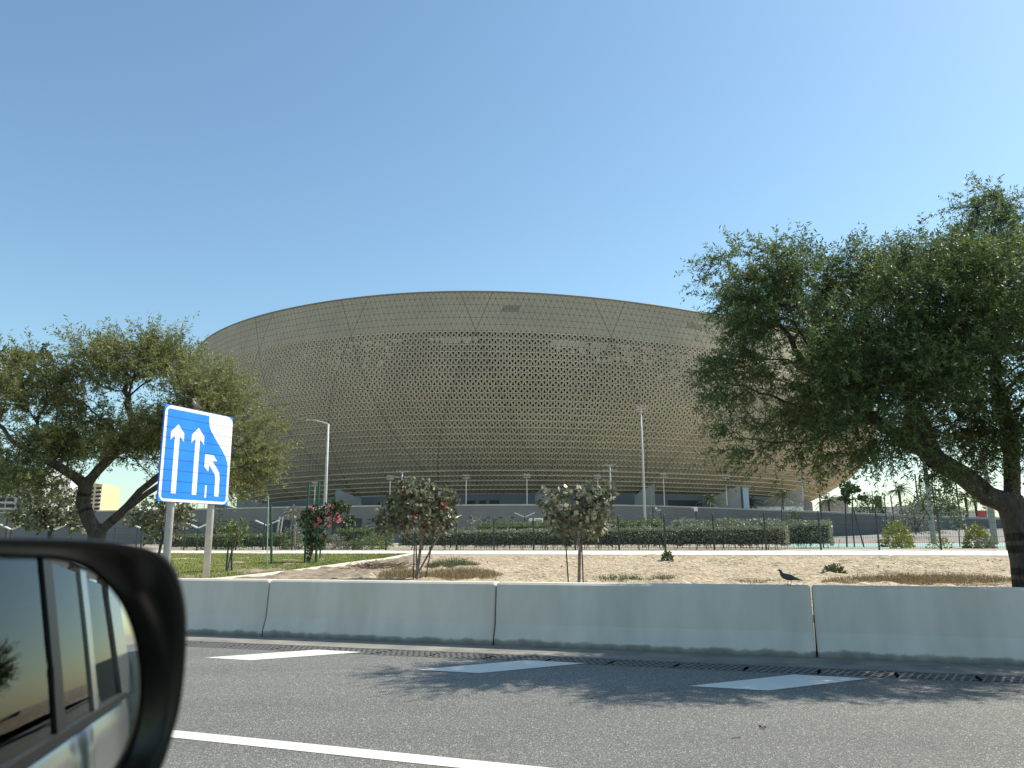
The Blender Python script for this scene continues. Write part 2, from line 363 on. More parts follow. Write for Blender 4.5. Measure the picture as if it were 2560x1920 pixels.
q = np.stack([idx[:-1, :-1], idx[:-1, 1:], idx[1:, 1:], idx[1:, :-1]], -1).reshape(-1, 4)
g = MB(); g.add(V, q); SAND = structure('sand_ground', g, M['sand'], smooth=True); SV = np.array(V); SQ = q

# lawn with its edge kerb
bnd = np.array([ground_at(px, py) for px, py in [(560, 1450), (645, 1441), (760, 1427), (890, 1408), (960, 1400), (1010, 1390), (1030, 1385.2)]])
bw = np.array([(p[1]-barr_y(p[0]))/(fence_y(p[0])-4.6-barr_y(p[0])) for p in bnd])
def lawn_x(wv): return float(np.interp(wv, bw, bnd[:, 0], left=bnd[0, 0]-(bw[0]-wv)*10))
V = []; nc = 60; rows = np.linspace(0.0, 1.0, 50)
for wv in rows:
    xe = lawn_x(wv)
    for k in range(nc):
        x = xe - (1-(k/(nc-1)))**1.6*60
        yb, yp = barr_y(x), fence_y(x)-4.6; y = yb+(yp-yb)*wv
        V.append((x, y, ter(x, y)+0.055+0.02*fbm(x, y, 0.5)))
idx = np.arange(len(V)).reshape(len(rows), nc)
q = np.stack([idx[:-1, :-1], idx[:-1, 1:], idx[1:, 1:], idx[1:, :-1]], -1).reshape(-1, 4)
g = MB(); g.add(V, q); structure('lawn', g, M['lawn'], smooth=True)
def lawn_z(x, y): return ter(x, y)+0.055
# grass blades (uncountable)
Nb = 42000; ww = rng.random(Nb)**1.0; xe = np.array([lawn_x(a) for a in ww]); X = xe - rng.random(Nb)**1.5*24
Y = np.array([barr_y(x)+(fence_y(x)-4.6-barr_y(x))*a for x, a in zip(X, ww)]); Z = np.array([lawn_z(x, y)+0.02*fbm(x, y, 0.5) for x, y in zip(X, Y)])
an = rng.random(Nb)*6.28; h = 0.03+0.045*rng.random(Nb); wd = 0.014
p = np.stack([X, Y, Z-0.01], 1); sv = np.stack([np.cos(an), np.sin(an), 0*an], 1)*wd
tip = p+np.stack([(rng.random(Nb)-.5)*.05, (rng.random(Nb)-.5)*.05, h], 1)
V = np.stack([p-sv, p+sv, tip], 1).reshape(-1, 3)
g = MB(); g.add(V, np.arange(3*Nb).reshape(-1, 3)); o = g.build('grass', M['grass']); tag(o, 'short mown green grass of the lawn left of the sand', 'grass', kind='stuff')
SAND.data.materials.append(M['soil']); fc = SV[SQ].mean(1); mi = np.zeros(len(fc), np.int32)
for i, c_ in enumerate(fc):
    if -14 < c_[0] < 2 and c_[1] > 12:
        wv = (c_[1]-barr_y(c_[0]))/(fence_y(c_[0])-4.6-barr_y(c_[0])); dx = c_[0]-lawn_x(wv)
        if dx < .9+2.2*min(1, max(0, (1-wv)*2))+1.4*fbm(c_[0], c_[1], .8): mi[i] = 1
SAND.data.polygons.foreach_set('material_index', mi)
# kerb along the lawn edge
g = MB()
ed = [];
for wv in np.linspace(0, 1, 60):
    x = lawn_x(wv); y = barr_y(x)+(fence_y(x)-4.6-barr_y(x))*wv; ed.append(np.array([x, y, ter(x, y)]))
ed = np.array(ed)
T = np.gradient(ed, axis=0); T /= np.linalg.norm(T, axis=1)[:, None]; Nn = np.stack([T[:, 1], -T[:, 0], 0*T[:, 0]], 1)
A = ed + [0, 0, .085]; B = ed + Nn*0.05 + [0, 0, .085]; Cc = ed+Nn*.05-[0, 0, .1]
V = np.concatenate([A, B, Cc]); m_ = len(ed); fs = []
for i in range(m_-1): fs += [(i, i+1, m_+i+1, m_+i), (m_+i, m_+i+1, 2*m_+i+1, 2*m_+i)]
g.add(V, fs); structure('lawn_kerb', g, M['kerb'])

# path and land beyond the fence
def band(y0, y1, z0, z1, x0=-90, x1=70, n=30):
    V = []
    for k in range(n):
        x = x0+(x1-x0)*k/(n-1); V += [(x, fence_y(x)+y0, z0), (x, fence_y(x)+y1, z1)]
    return V, [(2*k, 2*k+2, 2*k+3, 2*k+1) for k in range(n-1)]
g = MB(); g.add(*band(-4.45, -0.5, 0.835, 0.985)); structure('path', g, M['path'])
g = MB(); g.add(*band(-4.62, -4.45, 0.845, 0.845)); V, f_ = band(-4.62, -4.62, 0.6, 0.845); g.add(V, f_); structure('path_kerb', g, M['kerb'])
g = MB(); g.add(*band(-0.5, 3000, 0.985, 1.0, -2500, 1500, 4));
g.v = []; g.f = []; g.n = 0
V = []; n = 30
for k in range(n):
    x = -90+160*k/(n-1); V += [(x, fence_y(x)-0.55, 0.978), (x, fence_y(x)+1.0, 1.0)]
g.add(V, [(2*k, 2*k+2, 2*k+3, 2*k+1) for k in range(n-1)])
xsl = np.linspace(-90, 70, 30); near = [(x, fence_y(x)+1.0, 1.0) for x in xsl]
far = [(x*30, 3500, 1.0) for x in xsl]
g.add(near+far, [(k, k+1, 31+k, 30+k) for k in range(29)])
g.add([(-90, fence_y(-90)+1, 1.0), (-2700, 3500, 1.0), (-3500, 90, 1.0), (-90, 60, 1.0)], [(0, 1, 2, 3)])
g.add([(70, fence_y(70)+1, 1.0), (70, 2, 1.0), (3000, 2, 1.0), (2100, 3500, 1.0)], [(0, 1, 2, 3)])
structure('ground', g, M['ground'])
g = MB(); g.add([(15.5, 41, 1.006), (75, 30, 1.006), (110, 70, 1.006), (24, 74, 1.006)], [(0, 1, 2, 3)]); structure('court_green', g, M['court_green'])
g = MB(); g.add([(20, 74.02, 1.006), (112, 70, 1.006), (130, 96, 1.006), (26, 99, 1.006)], [(0, 1, 2, 3)]); structure('court_edge', g, M['court_red'])
g = MB(); g.add([(26, 99.1, 1.006), (130, 96, 1.006), (160, 125, 1.006), (36, 127, 1.006)], [(0, 1, 2, 3)]); structure('grass_strip', g, M['lawn'])

# ================================================================== ROADSIDE
# concrete barrier sections
prof = [(11.60, 0.0), (11.60, 0.085), (11.685, 0.32), (11.745, 0.90), (11.775, 0.93), (12.02, 0.93), (12.05, 0.90), (12.165, 0.31), (12.24, 0.085), (12.24, 0.0)]
joints = [-13.7, -9.2, -8.1-0.35, -4.28, -0.13, 4.42, 8.95, 13.4]
def s_of(px, py):
    p = at_z(px, py, .93); return float(np.dot(p[:2], DS))
sj = [s_of(680, 1449), s_of(1265, 1452), s_of(2027, 1464)]
step = sj[2]-sj[1]
joints = [sj[0]-2*4.3, sj[0]-4.3, sj[0], sj[1], sj[2], sj[2]+4.4, sj[2]+8.8]
blabels = ['pale grey concrete barrier section farthest left, lower half hidden by the car mirror', 'pale concrete barrier section running behind the black car mirror and both sign posts',
           'pale concrete barrier section between two joints below the orange flowered tree', 'long pale concrete barrier section whose right end is just past the perched dove',
           'shaded concrete barrier section below the big right tree', 'concrete barrier section beyond the right tree trunk']
for k in range(len(joints)-1):
    s0, s1 = joints[k]+0.012, joints[k+1]-0.012
    g = MB(); np_ = len(prof)
    def ring(s, sh, dz): return [rd(s, 11.92+(v-11.92)*sh, max(0, z-dz) if z > .2 else z) for v, z in prof]
    R = [ring(s0, .93, .02), ring(s0+.03, 1, 0), ring(s1-.03, 1, 0), ring(s1, .93, .02)]
    V = np.array(R).reshape(-1, 3); fs = []
    for r in range(3):
        for i in range(np_-1): fs.append((r*np_+i, (r+1)*np_+i, (r+1)*np_+i+1, r*np_+i+1))
    fs.append(tuple(range(np_))); fs.append(tuple(range(4*np_-1, 3*np_-1, -1)))
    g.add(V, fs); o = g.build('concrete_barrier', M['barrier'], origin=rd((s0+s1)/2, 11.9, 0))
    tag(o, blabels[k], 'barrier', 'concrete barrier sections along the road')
# drain grates
ns = 0; GL = 0.85
for k in range(-9, 15):
    s0 = float(np.dot((-0.277, 11.35), DS)) + k*GL
    g = MB(); vv = [10.25, 10.77]; L_ = GL-0.05
    rot = np.array([[DS[0], DV[0], 0], [DS[1], DV[1], 0], [0, 0, 1]])
    for j in range(5): g.box(rd(s0+GL/2, 10.25+0.025+j*0.1175, -0.004), (L_, 0.032, 0.008), rot)
    for j in range(9):
        a = 0.30; sc = s0+0.03+0.02+(L_-0.08)*j/8
        rr2 = rot @ rotz(-a)
        g.box(rd(sc+0.017, 10.51, -0.0055), (0.026, 0.50, 0.007), rr2)
    o = g.build('drain_grate', M['grate'], origin=rd(s0+GL/2, 10.51, 0))
    tag(o, 'grey slotted drain grate in the row along the foot of the barrier', 'drain grate', 'drain grates in the gutter')

# ---- lane sign
YL = None
def vert_dist(p1, p2, H):  # distance at which a vertical edge seen between two pixels is H tall
    a, b_ = ray(*p1), ray(*p2); return H/(a[2]/a[1]-b_[2]/b_[1])
SH = 1.80
yl = vert_dist((405, 1013), (393, 1255), SH); yr = vert_dist((578, 1043), (565, 1260), SH)
pL, pR = at_y(399, 1255, yl), at_y(571, 1260, yr)
zb = (pL[2]+pR[2])/2; pL[2] = pR[2] = zb
U = pR-pL; SW = np.linalg.norm(U); U /= SW; ZZ = np.array([0, 0, 1.0]); NS = np.cross(U, ZZ)
if NS[1] > 0: NS = -NS
def on_sign(x, y):
    d = ray(380+x/5.183, 980+y/5.183); o = np.array([0, 0, CH]); t = np.dot(pL-o, NS)/np.dot(d, NS); q = o+d*t-pL
    return np.array([np.dot(q, U), q[2]])
corner = [on_sign(*c) for c in [(65, 1425), (965, 1455), (1035, 325), (148, 160)]]
u0 = (corner[0][0]+corner[3][0])/2; u1 = (corner[1][0]+corner[2][0])/2; v0 = (corner[0][1]+corner[1][1])/2; v1 = (corner[2][1]+corner[3][1])/2
# bilinear squaring of the sheared reading
def sq(x, y):
    p = on_sign(x, y); bl, br, tr, tl = corner
    s, t_ = 0.5, 0.5
    for _ in range(12):
        q = (1-s)*(1-t_)*bl+s*(1-t_)*br+s*t_*tr+(1-s)*t_*tl
        ds = (1-t_)*(br-bl)+t_*(tr-tl); dt = (1-s)*(tl-bl)+s*(tr-br)
        J = np.array([ds, dt]).T; e = np.linalg.solve(J, p-q); s += e[0]; t_ += e[1]
    return np.array([u0+(u1-u0)*s, v0+(v1-v0)*t_])
def sp3(p, off=0.0): return pL+U*p[0]+ZZ*p[1]+NS*off
base = pL+U*(u0+u1)/2; base[2] = ter(base[0], base[1])
sg = thing('traffic_sign', base, 'blue lane merge sign with three white arrows on two grey posts, behind the barrier', 'road sign')
def rr_rect(a0, a1, b0, b1, r, n=6):
    out = []
    for cx_, cy_, st in ((a1-r, b1-r, 0), (a0+r, b1-r, 90), (a0+r, b0+r, 180), (a1-r, b0+r, 270)):
        for k in range(n+1):
            an = math.radians(st+90*k/n); out.append(np.array([cx_+r*math.cos(an), cy_+r*math.sin(an)]))
    return out
def sign_part(name, poly, off, mat, th=0.003, parent=sg):
    g = MB(); P3 = [sp3(p, off) for p in poly]
    g.prism(P3, NS*th)
    import bmesh
    o = g.build(name, mat, parent)
    bm = bmesh.new(); bm.from_mesh(o.data); bmesh.ops.recalc_face_normals(bm, faces=bm.faces)
    bmesh.ops.triangulate(bm, faces=[f for f in bm.faces if len(f.verts) > 4]); bm.to_mesh(o.data); bm.free()
    return o
sign_part('panel', [np.array(q) for q in ((u0, v0), (u1, v0), (u1, v1), (u0, v1))], 0, M['sign_blue'], 0.03)
sign_part('border', rr_rect(u0+.005, u1-.005, v0+.005, v1-.005, 0.16), 0.0305, M['sign_white'])
blue = [(200, 218), (722, 310), (720, 400), (727, 450), (750, 512), (800, 598), (850, 682), (900, 765), (940, 848), (958, 910), (962, 950), (938, 1395), (925, 1411), (905, 1415), (135, 1386), (116, 1372), (110, 1350), (181, 238), (187, 225)]
bluep = sign_part('blue_field', [sq(*q) for q in blue], 0.034, M['sign_blue'])
for ar in ([(317, 425), (393, 545), (388, 650), (335, 578), (292, 1322), (228, 1320), (272, 570), (214, 628), (219, 520)],
           [(582, 465), (655, 580), (650, 688), (600, 615), (557, 1335), (497, 1332), (541, 605), (487, 663), (494, 555)],
           [(668, 805), (778, 820), (825, 895), (762, 893), (830, 1000), (852, 1050), (856, 1110), (843, 1350), (788, 1347), (800, 1130), (797, 1080), (780, 1040), (718, 940), (710, 1032), (658, 965), (665, 850)]):
    sign_part('arrow', [sq(*q) for q in ar], 0.0375, M['sign_white'])
sign_part('lane_dash', [sq(*q) for q in [(672, 1207), (692, 1207), (683, 1368), (660, 1366)]], 0.0375, M['sign_white'])
g = MB()
for k in range(1, 9):
    vv = v0+(v1-v0)*(k-0.05)/9.05
    g.prism([sp3(np.array(q), 0.041) for q in ((u0+.01, vv-.0025), (u1-.01, vv-.0025), (u1-.01, vv+.0025), (u0+.01, vv+.0025))], NS*0.001)
g.build('plank_seam', M['seam'], sg)
for px in (424, 525):
    d = ray(px, 1300); o_ = np.array([0, 0, CH]); tt = np.dot(pL-NS*.1-o_, NS)/np.dot(d, NS); q = o_+d*tt
    zg = ter(q[0], q[1])-0.2
    g = MB(); g.tube([(q[0], q[1], zg), (q[0], q[1], zb+SH*0.5), (q[0], q[1], zb+SH*0.93)], 0.068, 20)
    g.build('post', M['galv'], sg, smooth=True)
g = MB()
for fr in (0.2, 0.5, 0.8):
    c = sp3(np.array([(u0+u1)/2, v0+(v1-v0)*fr]), -0.022); g.prism([sp3(np.array(q), -0.04) for q in ((u0+.05, v0+(v1-v0)*fr-.02), (u1-.05, v0+(v1-v0)*fr-.02), (u1-.05, v0+(v1-v0)*fr+.02), (u0+.05, v0+(v1-v0)*fr+.02))], NS*0.035)
g.build('back_rail', M['galv'], sg)

# ---- doves
def dove(loc, heading, scale, label, mat):
    # spine in a side view: x forward, z up; (x, z, half width, half height)
    S = [(-0.175, 0.062, .010, .004), (-0.15, 0.066, .018, .006), (-0.10, 0.078, .024, .011), (-0.065, 0.088, .030, .024), (-0.02, 0.098, .040, .038), (0.03, 0.108, .042, .042),
         (0.07, 0.122, .036, .038), (0.092, 0.145, .024, .026), (0.100, 0.168, .017, .019), (0.106, 0.186, .0165, .018), (0.118, 0.196, .015, .014), (0.130, 0.195, .008, .007), (0.142, 0.192, .004, .0035), (0.152, 0.188, .001, .001)]
    g = MB(); n = 12; a = np.linspace(0, 2*math.pi, n, endpoint=False); V = []
    pts = np.array([(s[0], 0, s[1]) for s in S]); T = np.gradient(pts, axis=0); T /= np.linalg.norm(T, axis=1)[:, None]
    for s, t_ in zip(S, T):
        up = np.array([-t_[2], 0, t_[0]])
        for an in a: V.append(np.array([s[0], 0, s[1]])+np.array([0, 1, 0])*s[2]*math.cos(an)+up*s[3]*math.sin(an))
    fs = [(i*n+k, i*n+(k+1) % n, (i+1)*n+(k+1) % n, (i+1)*n+k) for i in range(len(S)-1) for k in range(n)]
    fs += [tuple(range(n-1, -1, -1)), tuple(range((len(S)-1)*n, len(S)*n))]
    R = rotz(heading)
    V = np.array(V)*scale @ R.T + loc; g.add(V, fs)
    for sy in (-1, 1):
        L_ = np.array([(0.0+.02*sy, .014*sy, .075), (-.005+.02*sy, .015*sy, .04), (0.008+.02*sy, .016*sy, 0.004)])*scale @ R.T + loc
        g.tube(L_, [.006*scale, .0035*scale, .0032*scale], 6)
        for an in (-.5, 0, .5, 3.14):
            e = np.array([(0.008+.02*sy, .016*sy, .004), (0.008+.02*sy+.022*math.cos(an), .016*sy+.022*math.sin(an), .002)])*scale @ R.T+loc
            g.tube(e, [.003*scale, .0015*scale], 5)
    th = thing('dove', loc, label, 'bird')
    b_ = g.build('body', mat, th, smooth=True)
    for sy in (-1, 1):   # folded wing
        W = [(-0.135, .070, .012), (-.09, .082, .028), (-.03, .100, .0425), (.035, .118, .046), (.062, .125, .036)]
        g = MB(); V = []
        for x, z, y in W:
            hgt = .020 if x > -.1 else .008
            V += [(x, sy*(y+.002), z-hgt*.9), (x, sy*(y+.005), z), (x, sy*(y*.75), z+hgt*.95)]
        V = np.array(V)*scale @ R.T+loc; fs = []
        for i in range(len(W)-1): fs += [(3*i, 3*i+3, 3*i+4, 3*i+1), (3*i+1, 3*i+4, 3*i+5, 3*i+2)]
        g.add(V, fs); g.build('wing', M['feather'], th, smooth=True)
    return th
p = at_y(1975, 1463, 10.9); sdv = float(np.dot(p[:2], DS)); pd = rd(sdv, 11.92, 0.93)
dove(pd, math.pi-0.33, 1.05, 'dark grey dove standing on top of the concrete barrier', M['feather'])
pt = sp3(np.array([u0+(u1-u0)*0.43, v1]), 0.015)
dove(pt, math.atan2(-U[1], -U[0])+0.15, 1.0, 'small pale dove perched on the top edge of the blue sign', M['feather_light'])

# ================================================================== VEGETATION
def leaf_quads(p0, d, l, wdt, nrm_rand=1.0):
    """one kite shaped leaf per row; p0 base, d unit direction"""
    n = len(p0); r = rng.normal(size=(n, 3)); s = np.cross(d, r); s /= np.linalg.norm(s, axis=1)[:, None]+1e-9
    l = np.asarray(l).reshape(-1, 1); wdt = np.asarray(wdt).reshape(-1, 1)
    a = p0; b_ = p0+d*l*0.5+s*wdt; c = p0+d*l; e = p0+d*l*0.5-s*wdt
    return np.stack([a, b_, c, e], 1).reshape(-1, 3)
def add_leaves(g, V): 
    V = V.reshape(-1, 3); g.add(V, np.arange(len(V)).reshape(-1, 4))
def ell(c, r, n):
    v = rng.normal(size=(n, 3)); v /= np.linalg.norm(v, axis=1)[:, None]
    return np.asarray(c)+v*(rng.random((n, 1))**(1/2.4))*np.asarray(r)
def clumps(c, r, n, k=None, flat=.42, frac=.34):
    k = k or max(4, n//22); ctr = ell(c, np.asarray(r)*.86, k); out = []
    for q in ctr: out.append(ell(q, np.asarray(r)*frac*rng.uniform(.7, 1.25)*np.array([1, 1, flat]), max(3, int(n/k*rng.uniform(.5, 1.5)))))
    return np.concatenate(out)
def grow(seeds, att, step, kill, maxit=140, jit=0.18, grav=0.0):
    pts = []; par = []
    def addp(p, pa): pts.append(np.asarray(p, float)); par.append(pa); return len(pts)-1
    for sd_ in seeds:   # (start index or None, polyline)
        pa, line = sd_; last = -1 if pa is None else None
        if pa is not None:
            P_ = np.array(pts); last = int(np.argmin(np.linalg.norm(P_-np.asarray(line[0]), axis=1))); line = line[1:]
        for q in line:
            if last >= 0:
                a = pts[last]; k = max(1, int(np.linalg.norm(np.asarray(q)-a)/step))
                for j in range(1, k+1): last = addp(a+(np.asarray(q)-a)*j/k, last)
            else: last = addp(q, -1)
    att = np.asarray(att); P_ = np.array(pts)
    D = np.linalg.norm(att[:, None]-P_[None], axis=2); ni = D.argmin(1); nd = D.min(1); alive = nd > kill
    for it in range(maxit):
        if alive.sum() == 0: break
        A = att[alive]; I = ni[alive]; dv = A-P_[I]; dv /= np.linalg.norm(dv, axis=1)[:, None]+1e-9
        acc = np.zeros_like(P_); np.add.at(acc, I, dv); u = np.unique(I)
        d = acc[u]; d /= np.linalg.norm(d, axis=1)[:, None]+1e-9; d = d+rng.normal(size=d.shape)*jit; d[:, 2] += grav
        d /= np.linalg.norm(d, axis=1)[:, None]; new = P_[u]+d*step; b0 = len(P_)
        for k in range(len(u)): pts.append(new[k]); par.append(int(u[k]))
        P_ = np.vstack([P_, new])
        D = np.linalg.norm(att[:, None]-new[None], axis=2); mi = D.argmin(1); md = D.min(1)
        better = md < nd; ni[better] = mi[better]+b0; nd[better] = md[better]; alive &= nd > kill
    return P_, np.array(par)
def radii(par, tip, ex, trunk):
    n = len(par); acc = np.zeros(n); nchild = np.zeros(n, int)
    for i in range(n-1, -1, -1):
        if acc[i] == 0: acc[i] = tip**ex
        if par[i] >= 0: acc[par[i]] += acc[i]; nchild[par[i]] += 1
    r = acc**(1/ex); k = trunk/r[0]
    if k != 1: r = tip+(r-tip)*((trunk-tip)/(r[0]-tip))
    return r, nchild
def skeleton_mesh(g, P_, par, r, rmin=0.0):
    for i in range(len(par)):
        pa = par[i]
        if pa < 0 or r[i] < rmin: continue
        a, b_ = P_[pa], P_[i]; d = b_-a; L_ = np.linalg.norm(d)
        if L_ < 1e-5: continue
        d = d/L_; n = 9 if r[i] > .05 else (6 if r[i] > .018 else 3)
        ra = min(r[pa], r[i]*1.35); rb = r[i]
        up = np.array([0.31, 0.17, 0.93]) if abs(d[2]) < .95 else np.array([1., 0, 0])
        u = np.cross(up, d); u /= np.linalg.norm(u); q = np.cross(d, u); an = np.arange(n)*2*math.pi/n
        c = np.cos(an)[:, None]*u+np.sin(an)[:, None]*q
        V = np.concatenate([a-d*ra*.25+c*ra, b_+d*rb*.25+c*rb]); k = np.arange(n); k2 = (k+1) % n
        g.add(V, np.stack([k, k2, n+k2, n+k], 1))
def twigs_and_leaves(gl, gw, P_, par, sel, ntw, tl, nfr, fl, fw, droop, spread, center=None, out=0.5, twig_r=0.003):
    base = np.repeat(P_[sel], ntw, 0); pd_ = P_[sel]-P_[np.maximum(par[sel], 0)]; pd_ /= np.linalg.norm(pd_, axis=1)[:, None]+1e-9
    d = np.repeat(pd_, ntw, 0)*1.0+rng.normal(size=base.shape)*spread
    if center is not None:
        o = base-center; o /= np.linalg.norm(o, axis=1)[:, None]; d += o*out
    d /= np.linalg.norm(d, axis=1)[:, None]
    L_ = tl*(0.5+rng.random(len(base)))
    tip = base+d*L_[:, None]; tip[:, 2] -= droop*L_
    if gw is not None:
        sv = np.cross(d, rng.normal(size=d.shape)); sv /= np.linalg.norm(sv, axis=1)[:, None]; s2 = np.cross(d, sv)
        V = np.stack([base+sv*twig_r, base-sv*twig_r*.5+s2*twig_r*.87, base-sv*twig_r*.5-s2*twig_r*.87, tip], 1).reshape(-1, 3)
        i = np.arange(len(base))[:, None]*4
        g3 = np.concatenate([i+np.array([[0, 1, 3]]), i+np.array([[1, 2, 3]]), i+np.array([[2, 0, 3]])]); gw.add(V, g3)
    t_ = np.repeat(rng.random((len(base), nfr)), 1, 1); t_ = 0.15+0.9*np.sort(t_, 1)
    ax = tip-base
    p0 = (base[:, None]+ax[:, None]*t_[..., None]).reshape(-1, 3)
    dd = np.repeat(d, nfr, 0); f = rng.normal(size=dd.shape); f -= dd*(f*dd).sum(1)[:, None]; f /= np.linalg.norm(f, axis=1)[:, None]+1e-9
    fd = f+dd*0.7; fd[:, 2] -= droop*.8; fd /= np.linalg.norm(fd, axis=1)[:, None]
    k = 0.6+0.8*rng.random(len(p0))
    add_leaves(gl, leaf_quads(p0, fd, fl*k, fw*k))
def tree(name, label, cat, base, seeds, att, step, kill, trunk_r, tip_r, leafmat, barkmat, ntw, tl, nfr, fl, fw, droop=.2, spread=.7, group=None, center=None, rsel=None, maxit=140, ex=2.3, jit=.18, grav=0., out=.5, drop=0.0):
    th = thing(name, base, label, cat, group)
    P_, par = grow(seeds, att, step, kill, maxit, jit, grav); r, nch = radii(par, tip_r, ex, trunk_r)
    gw = MB(); gl = MB(); skeleton_mesh(gw, P_, par, r)
    sel = np.where(r < (rsel or tip_r*1.9))[0]
    if drop > 0: sel = sel[rng.random(len(sel)) > drop]
    twigs_and_leaves(gl, gw, P_, par, sel, ntw, tl, nfr, fl, fw, droop, spread, center, out, tip_r*.8)
    gw.build('trunk', barkmat, th, smooth=True); gl.build('crown', leafmat, th)
    return th, P_, r

# ---- big tree on the right
Yt = 11.8
def A(px, py, Y=Yt): return at_y(px, py, Y)
base = A(2575, 1490); base[2] = ter(base[0], base[1])-0.05
att = np.concatenate([
    clumps(A(1955, 755, 11.5), (1.2, 1.3, 1.0), 560), clumps(A(1860, 690, 11.5), (.55, .9, .40), 150), clumps(A(2250, 1120, 11.3), (.9, .6, .22), 150), clumps(A(2350, 1165, 11.2), (.8, .5, .18), 130), clumps(A(2120, 1130, 11.2), (.9, .6, .2), 110), clumps(A(2230, 800, 12.0), (1.5, 1.7, 1.35), 850), clumps(A(2480, 840, 12.0), (1.5, 1.8, 1.7), 850),
    clumps(A(1880, 930, 11.4), (.72, 1.0, .46), 230), clumps(A(2110, 990, 11.6), (1.5, 1.5, .62), 460), clumps(A(2470, 590, 12.0), (.80, 1.0, .80), 300), clumps(A(2580, 570, 12.2), (.8, 1.0, .7), 200), clumps(A(2330, 650, 11.8), (.8, .9, .45), 200),
    clumps(A(2780, 820, 12.3), (1.6, 2.0, 2.0), 300), clumps(A(2000, 1090, 11.2), (1.1, .8, .32), 150), clumps(A(2400, 1060, 12.2), (1.3, 1.2, .5), 220),
    clumps(A(2280, 900, 10.6), (1.6, .8, 1.0), 420), clumps(A(2490, 1085, 11.4), (.8, .9, .40), 260), clumps(A(1815, 985, 11.3), (.32, .6, .26), 80), clumps(A(2160, 680, 11.6), (1.2, 1.0, .45), 260), clumps(A(2950, 780, 12.0), (1.8, 1.8, 1.3), 420), clumps(A(3250, 820, 12.4), (1.5, 1.8, 1.2), 300), clumps(A(2420, 760, 10.2), (1.7, .7, 1.0), 420), clumps(A(2750, 760, 10.2), (1.5, .7, 1.0), 320)])
seeds = [(None, [base, A(2568, 1400), A(2548, 1310), A(2530, 1262)]),
         (1, [A(2530, 1262), A(2470, 1240, 11.75), A(2410, 1190, 11.7), A(2340, 1150, 11.6), A(2240, 1085, 11.5), A(2130, 1010, 11.5)]),
         (1, [A(2530, 1262), A(2530, 1180, 11.9), A(2525, 1080, 12.1), A(2490, 960, 12.2)]),
         (1, [A(2548, 1310), A(2620, 1190, 12.0), A(2690, 1050, 12.3)]),
         (1, [A(2340, 1150, 11.6), A(2300, 1050, 11.9), A(2250, 950, 12.0)])]
TR = tree('large_acacia', 'large dark green feathery tree leaning left over the barrier at the right edge', 'tree', base, seeds, att, 0.15, 0.14, 0.225, 0.0045,
     M['leaf_acacia'], M['bark'], 4, 0.44, 26, 0.062, 0.0085, droop=.22, spread=.6, center=A(2250, 950), out=.35, maxit=120, rsel=0.0105, ex=1.8)

# ---- big tree on the left
def B(px, py, Y=23.0): return at_y(px, py, Y)
base = B(222, 1420); base = np.array([base[0], base[1], ter(base[0], base[1])])
att = np.concatenate([
    clumps(B(110, 960), (1.5, 1.8, 1.1), 420), clumps(B(330, 935), (1.5, 1.8, .95), 450), clumps(B(520, 985), (1.3, 1.6, 1.0), 450), clumps(B(620, 1135), (.9, 1.2, .85), 380),
    clumps(B(470, 1080), (1.5, 1.6, .9), 400), clumps(B(180, 1095), (1.9, 2.0, .75), 450), clumps(B(-90, 1060), (1.5, 1.8, 1.4), 300), clumps(B(40, 1150), (1.6, 1.6, .5), 200), clumps(B(560, 1215), (1.1, .9, .35), 160), clumps(B(330, 1120), (1.0, 1.4, .5), 260), clumps(B(90, 1190, 21.5), (1.3, 1.0, .4), 200), clumps(B(650, 1060), (.5, .8, .5), 160), clumps(B(420, 890), (1.0, 1.2, .5), 220), clumps(B(230, 880), (1.2, 1.2, .45), 240)])
seeds = [(None, [base, B(232, 1380), B(243, 1335)]),
         (1, [B(243, 1335), B(222, 1300, 22.9), B(207, 1255, 22.9), B(214, 1212, 22.8)]),
         (1, [B(214, 1212, 22.8), B(185, 1190, 22.6), B(120, 1150, 22.3), B(40, 1110, 22)]),
         (1, [B(214, 1212, 22.8), B(245, 1175, 23), B(290, 1130, 23.3), B(330, 1060, 23.5)]),
         (1, [B(243, 1335), B(300, 1285, 23.1), B(350, 1228, 23.2), B(420, 1172, 23.3), B(500, 1110, 23.5)]),
         (1, [B(300, 1285, 23.1), B(370, 1232, 22.6), B(450, 1180, 22.3), B(560, 1110, 22.2)])]
tree('spreading_acacia', 'wide spreading green tree behind the blue lane sign at the left', 'tree', base, seeds, att, 0.22, 0.19, 0.25, 0.0060,
     M['leaf_acacia_pale'], M['bark'], 3, 0.72, 28, 0.10, 0.0145, droop=.0, spread=.5, center=B(300, 1300), out=.5, maxit=120, rsel=0.0155, ex=1.8)
LT = bpy.data.objects['spreading_acacia']
for k, (x, y, lab) in enumerate(((21, 10.5, 'spreading verge tree farther up the road, first after the big right tree'), (29, 9.0, 'spreading verge tree farther up the road, second after the big right tree'), (38, 5.0, 'spreading verge tree farther up the road, third after the big right tree'))):
    o = copy_tree(LT); o.location = (x, y, ter(x, y)-.05); o.rotation_euler = (0, 0, 1.1+1.7*k); o['label'] = lab; o['group'] = 'verge trees up the road'
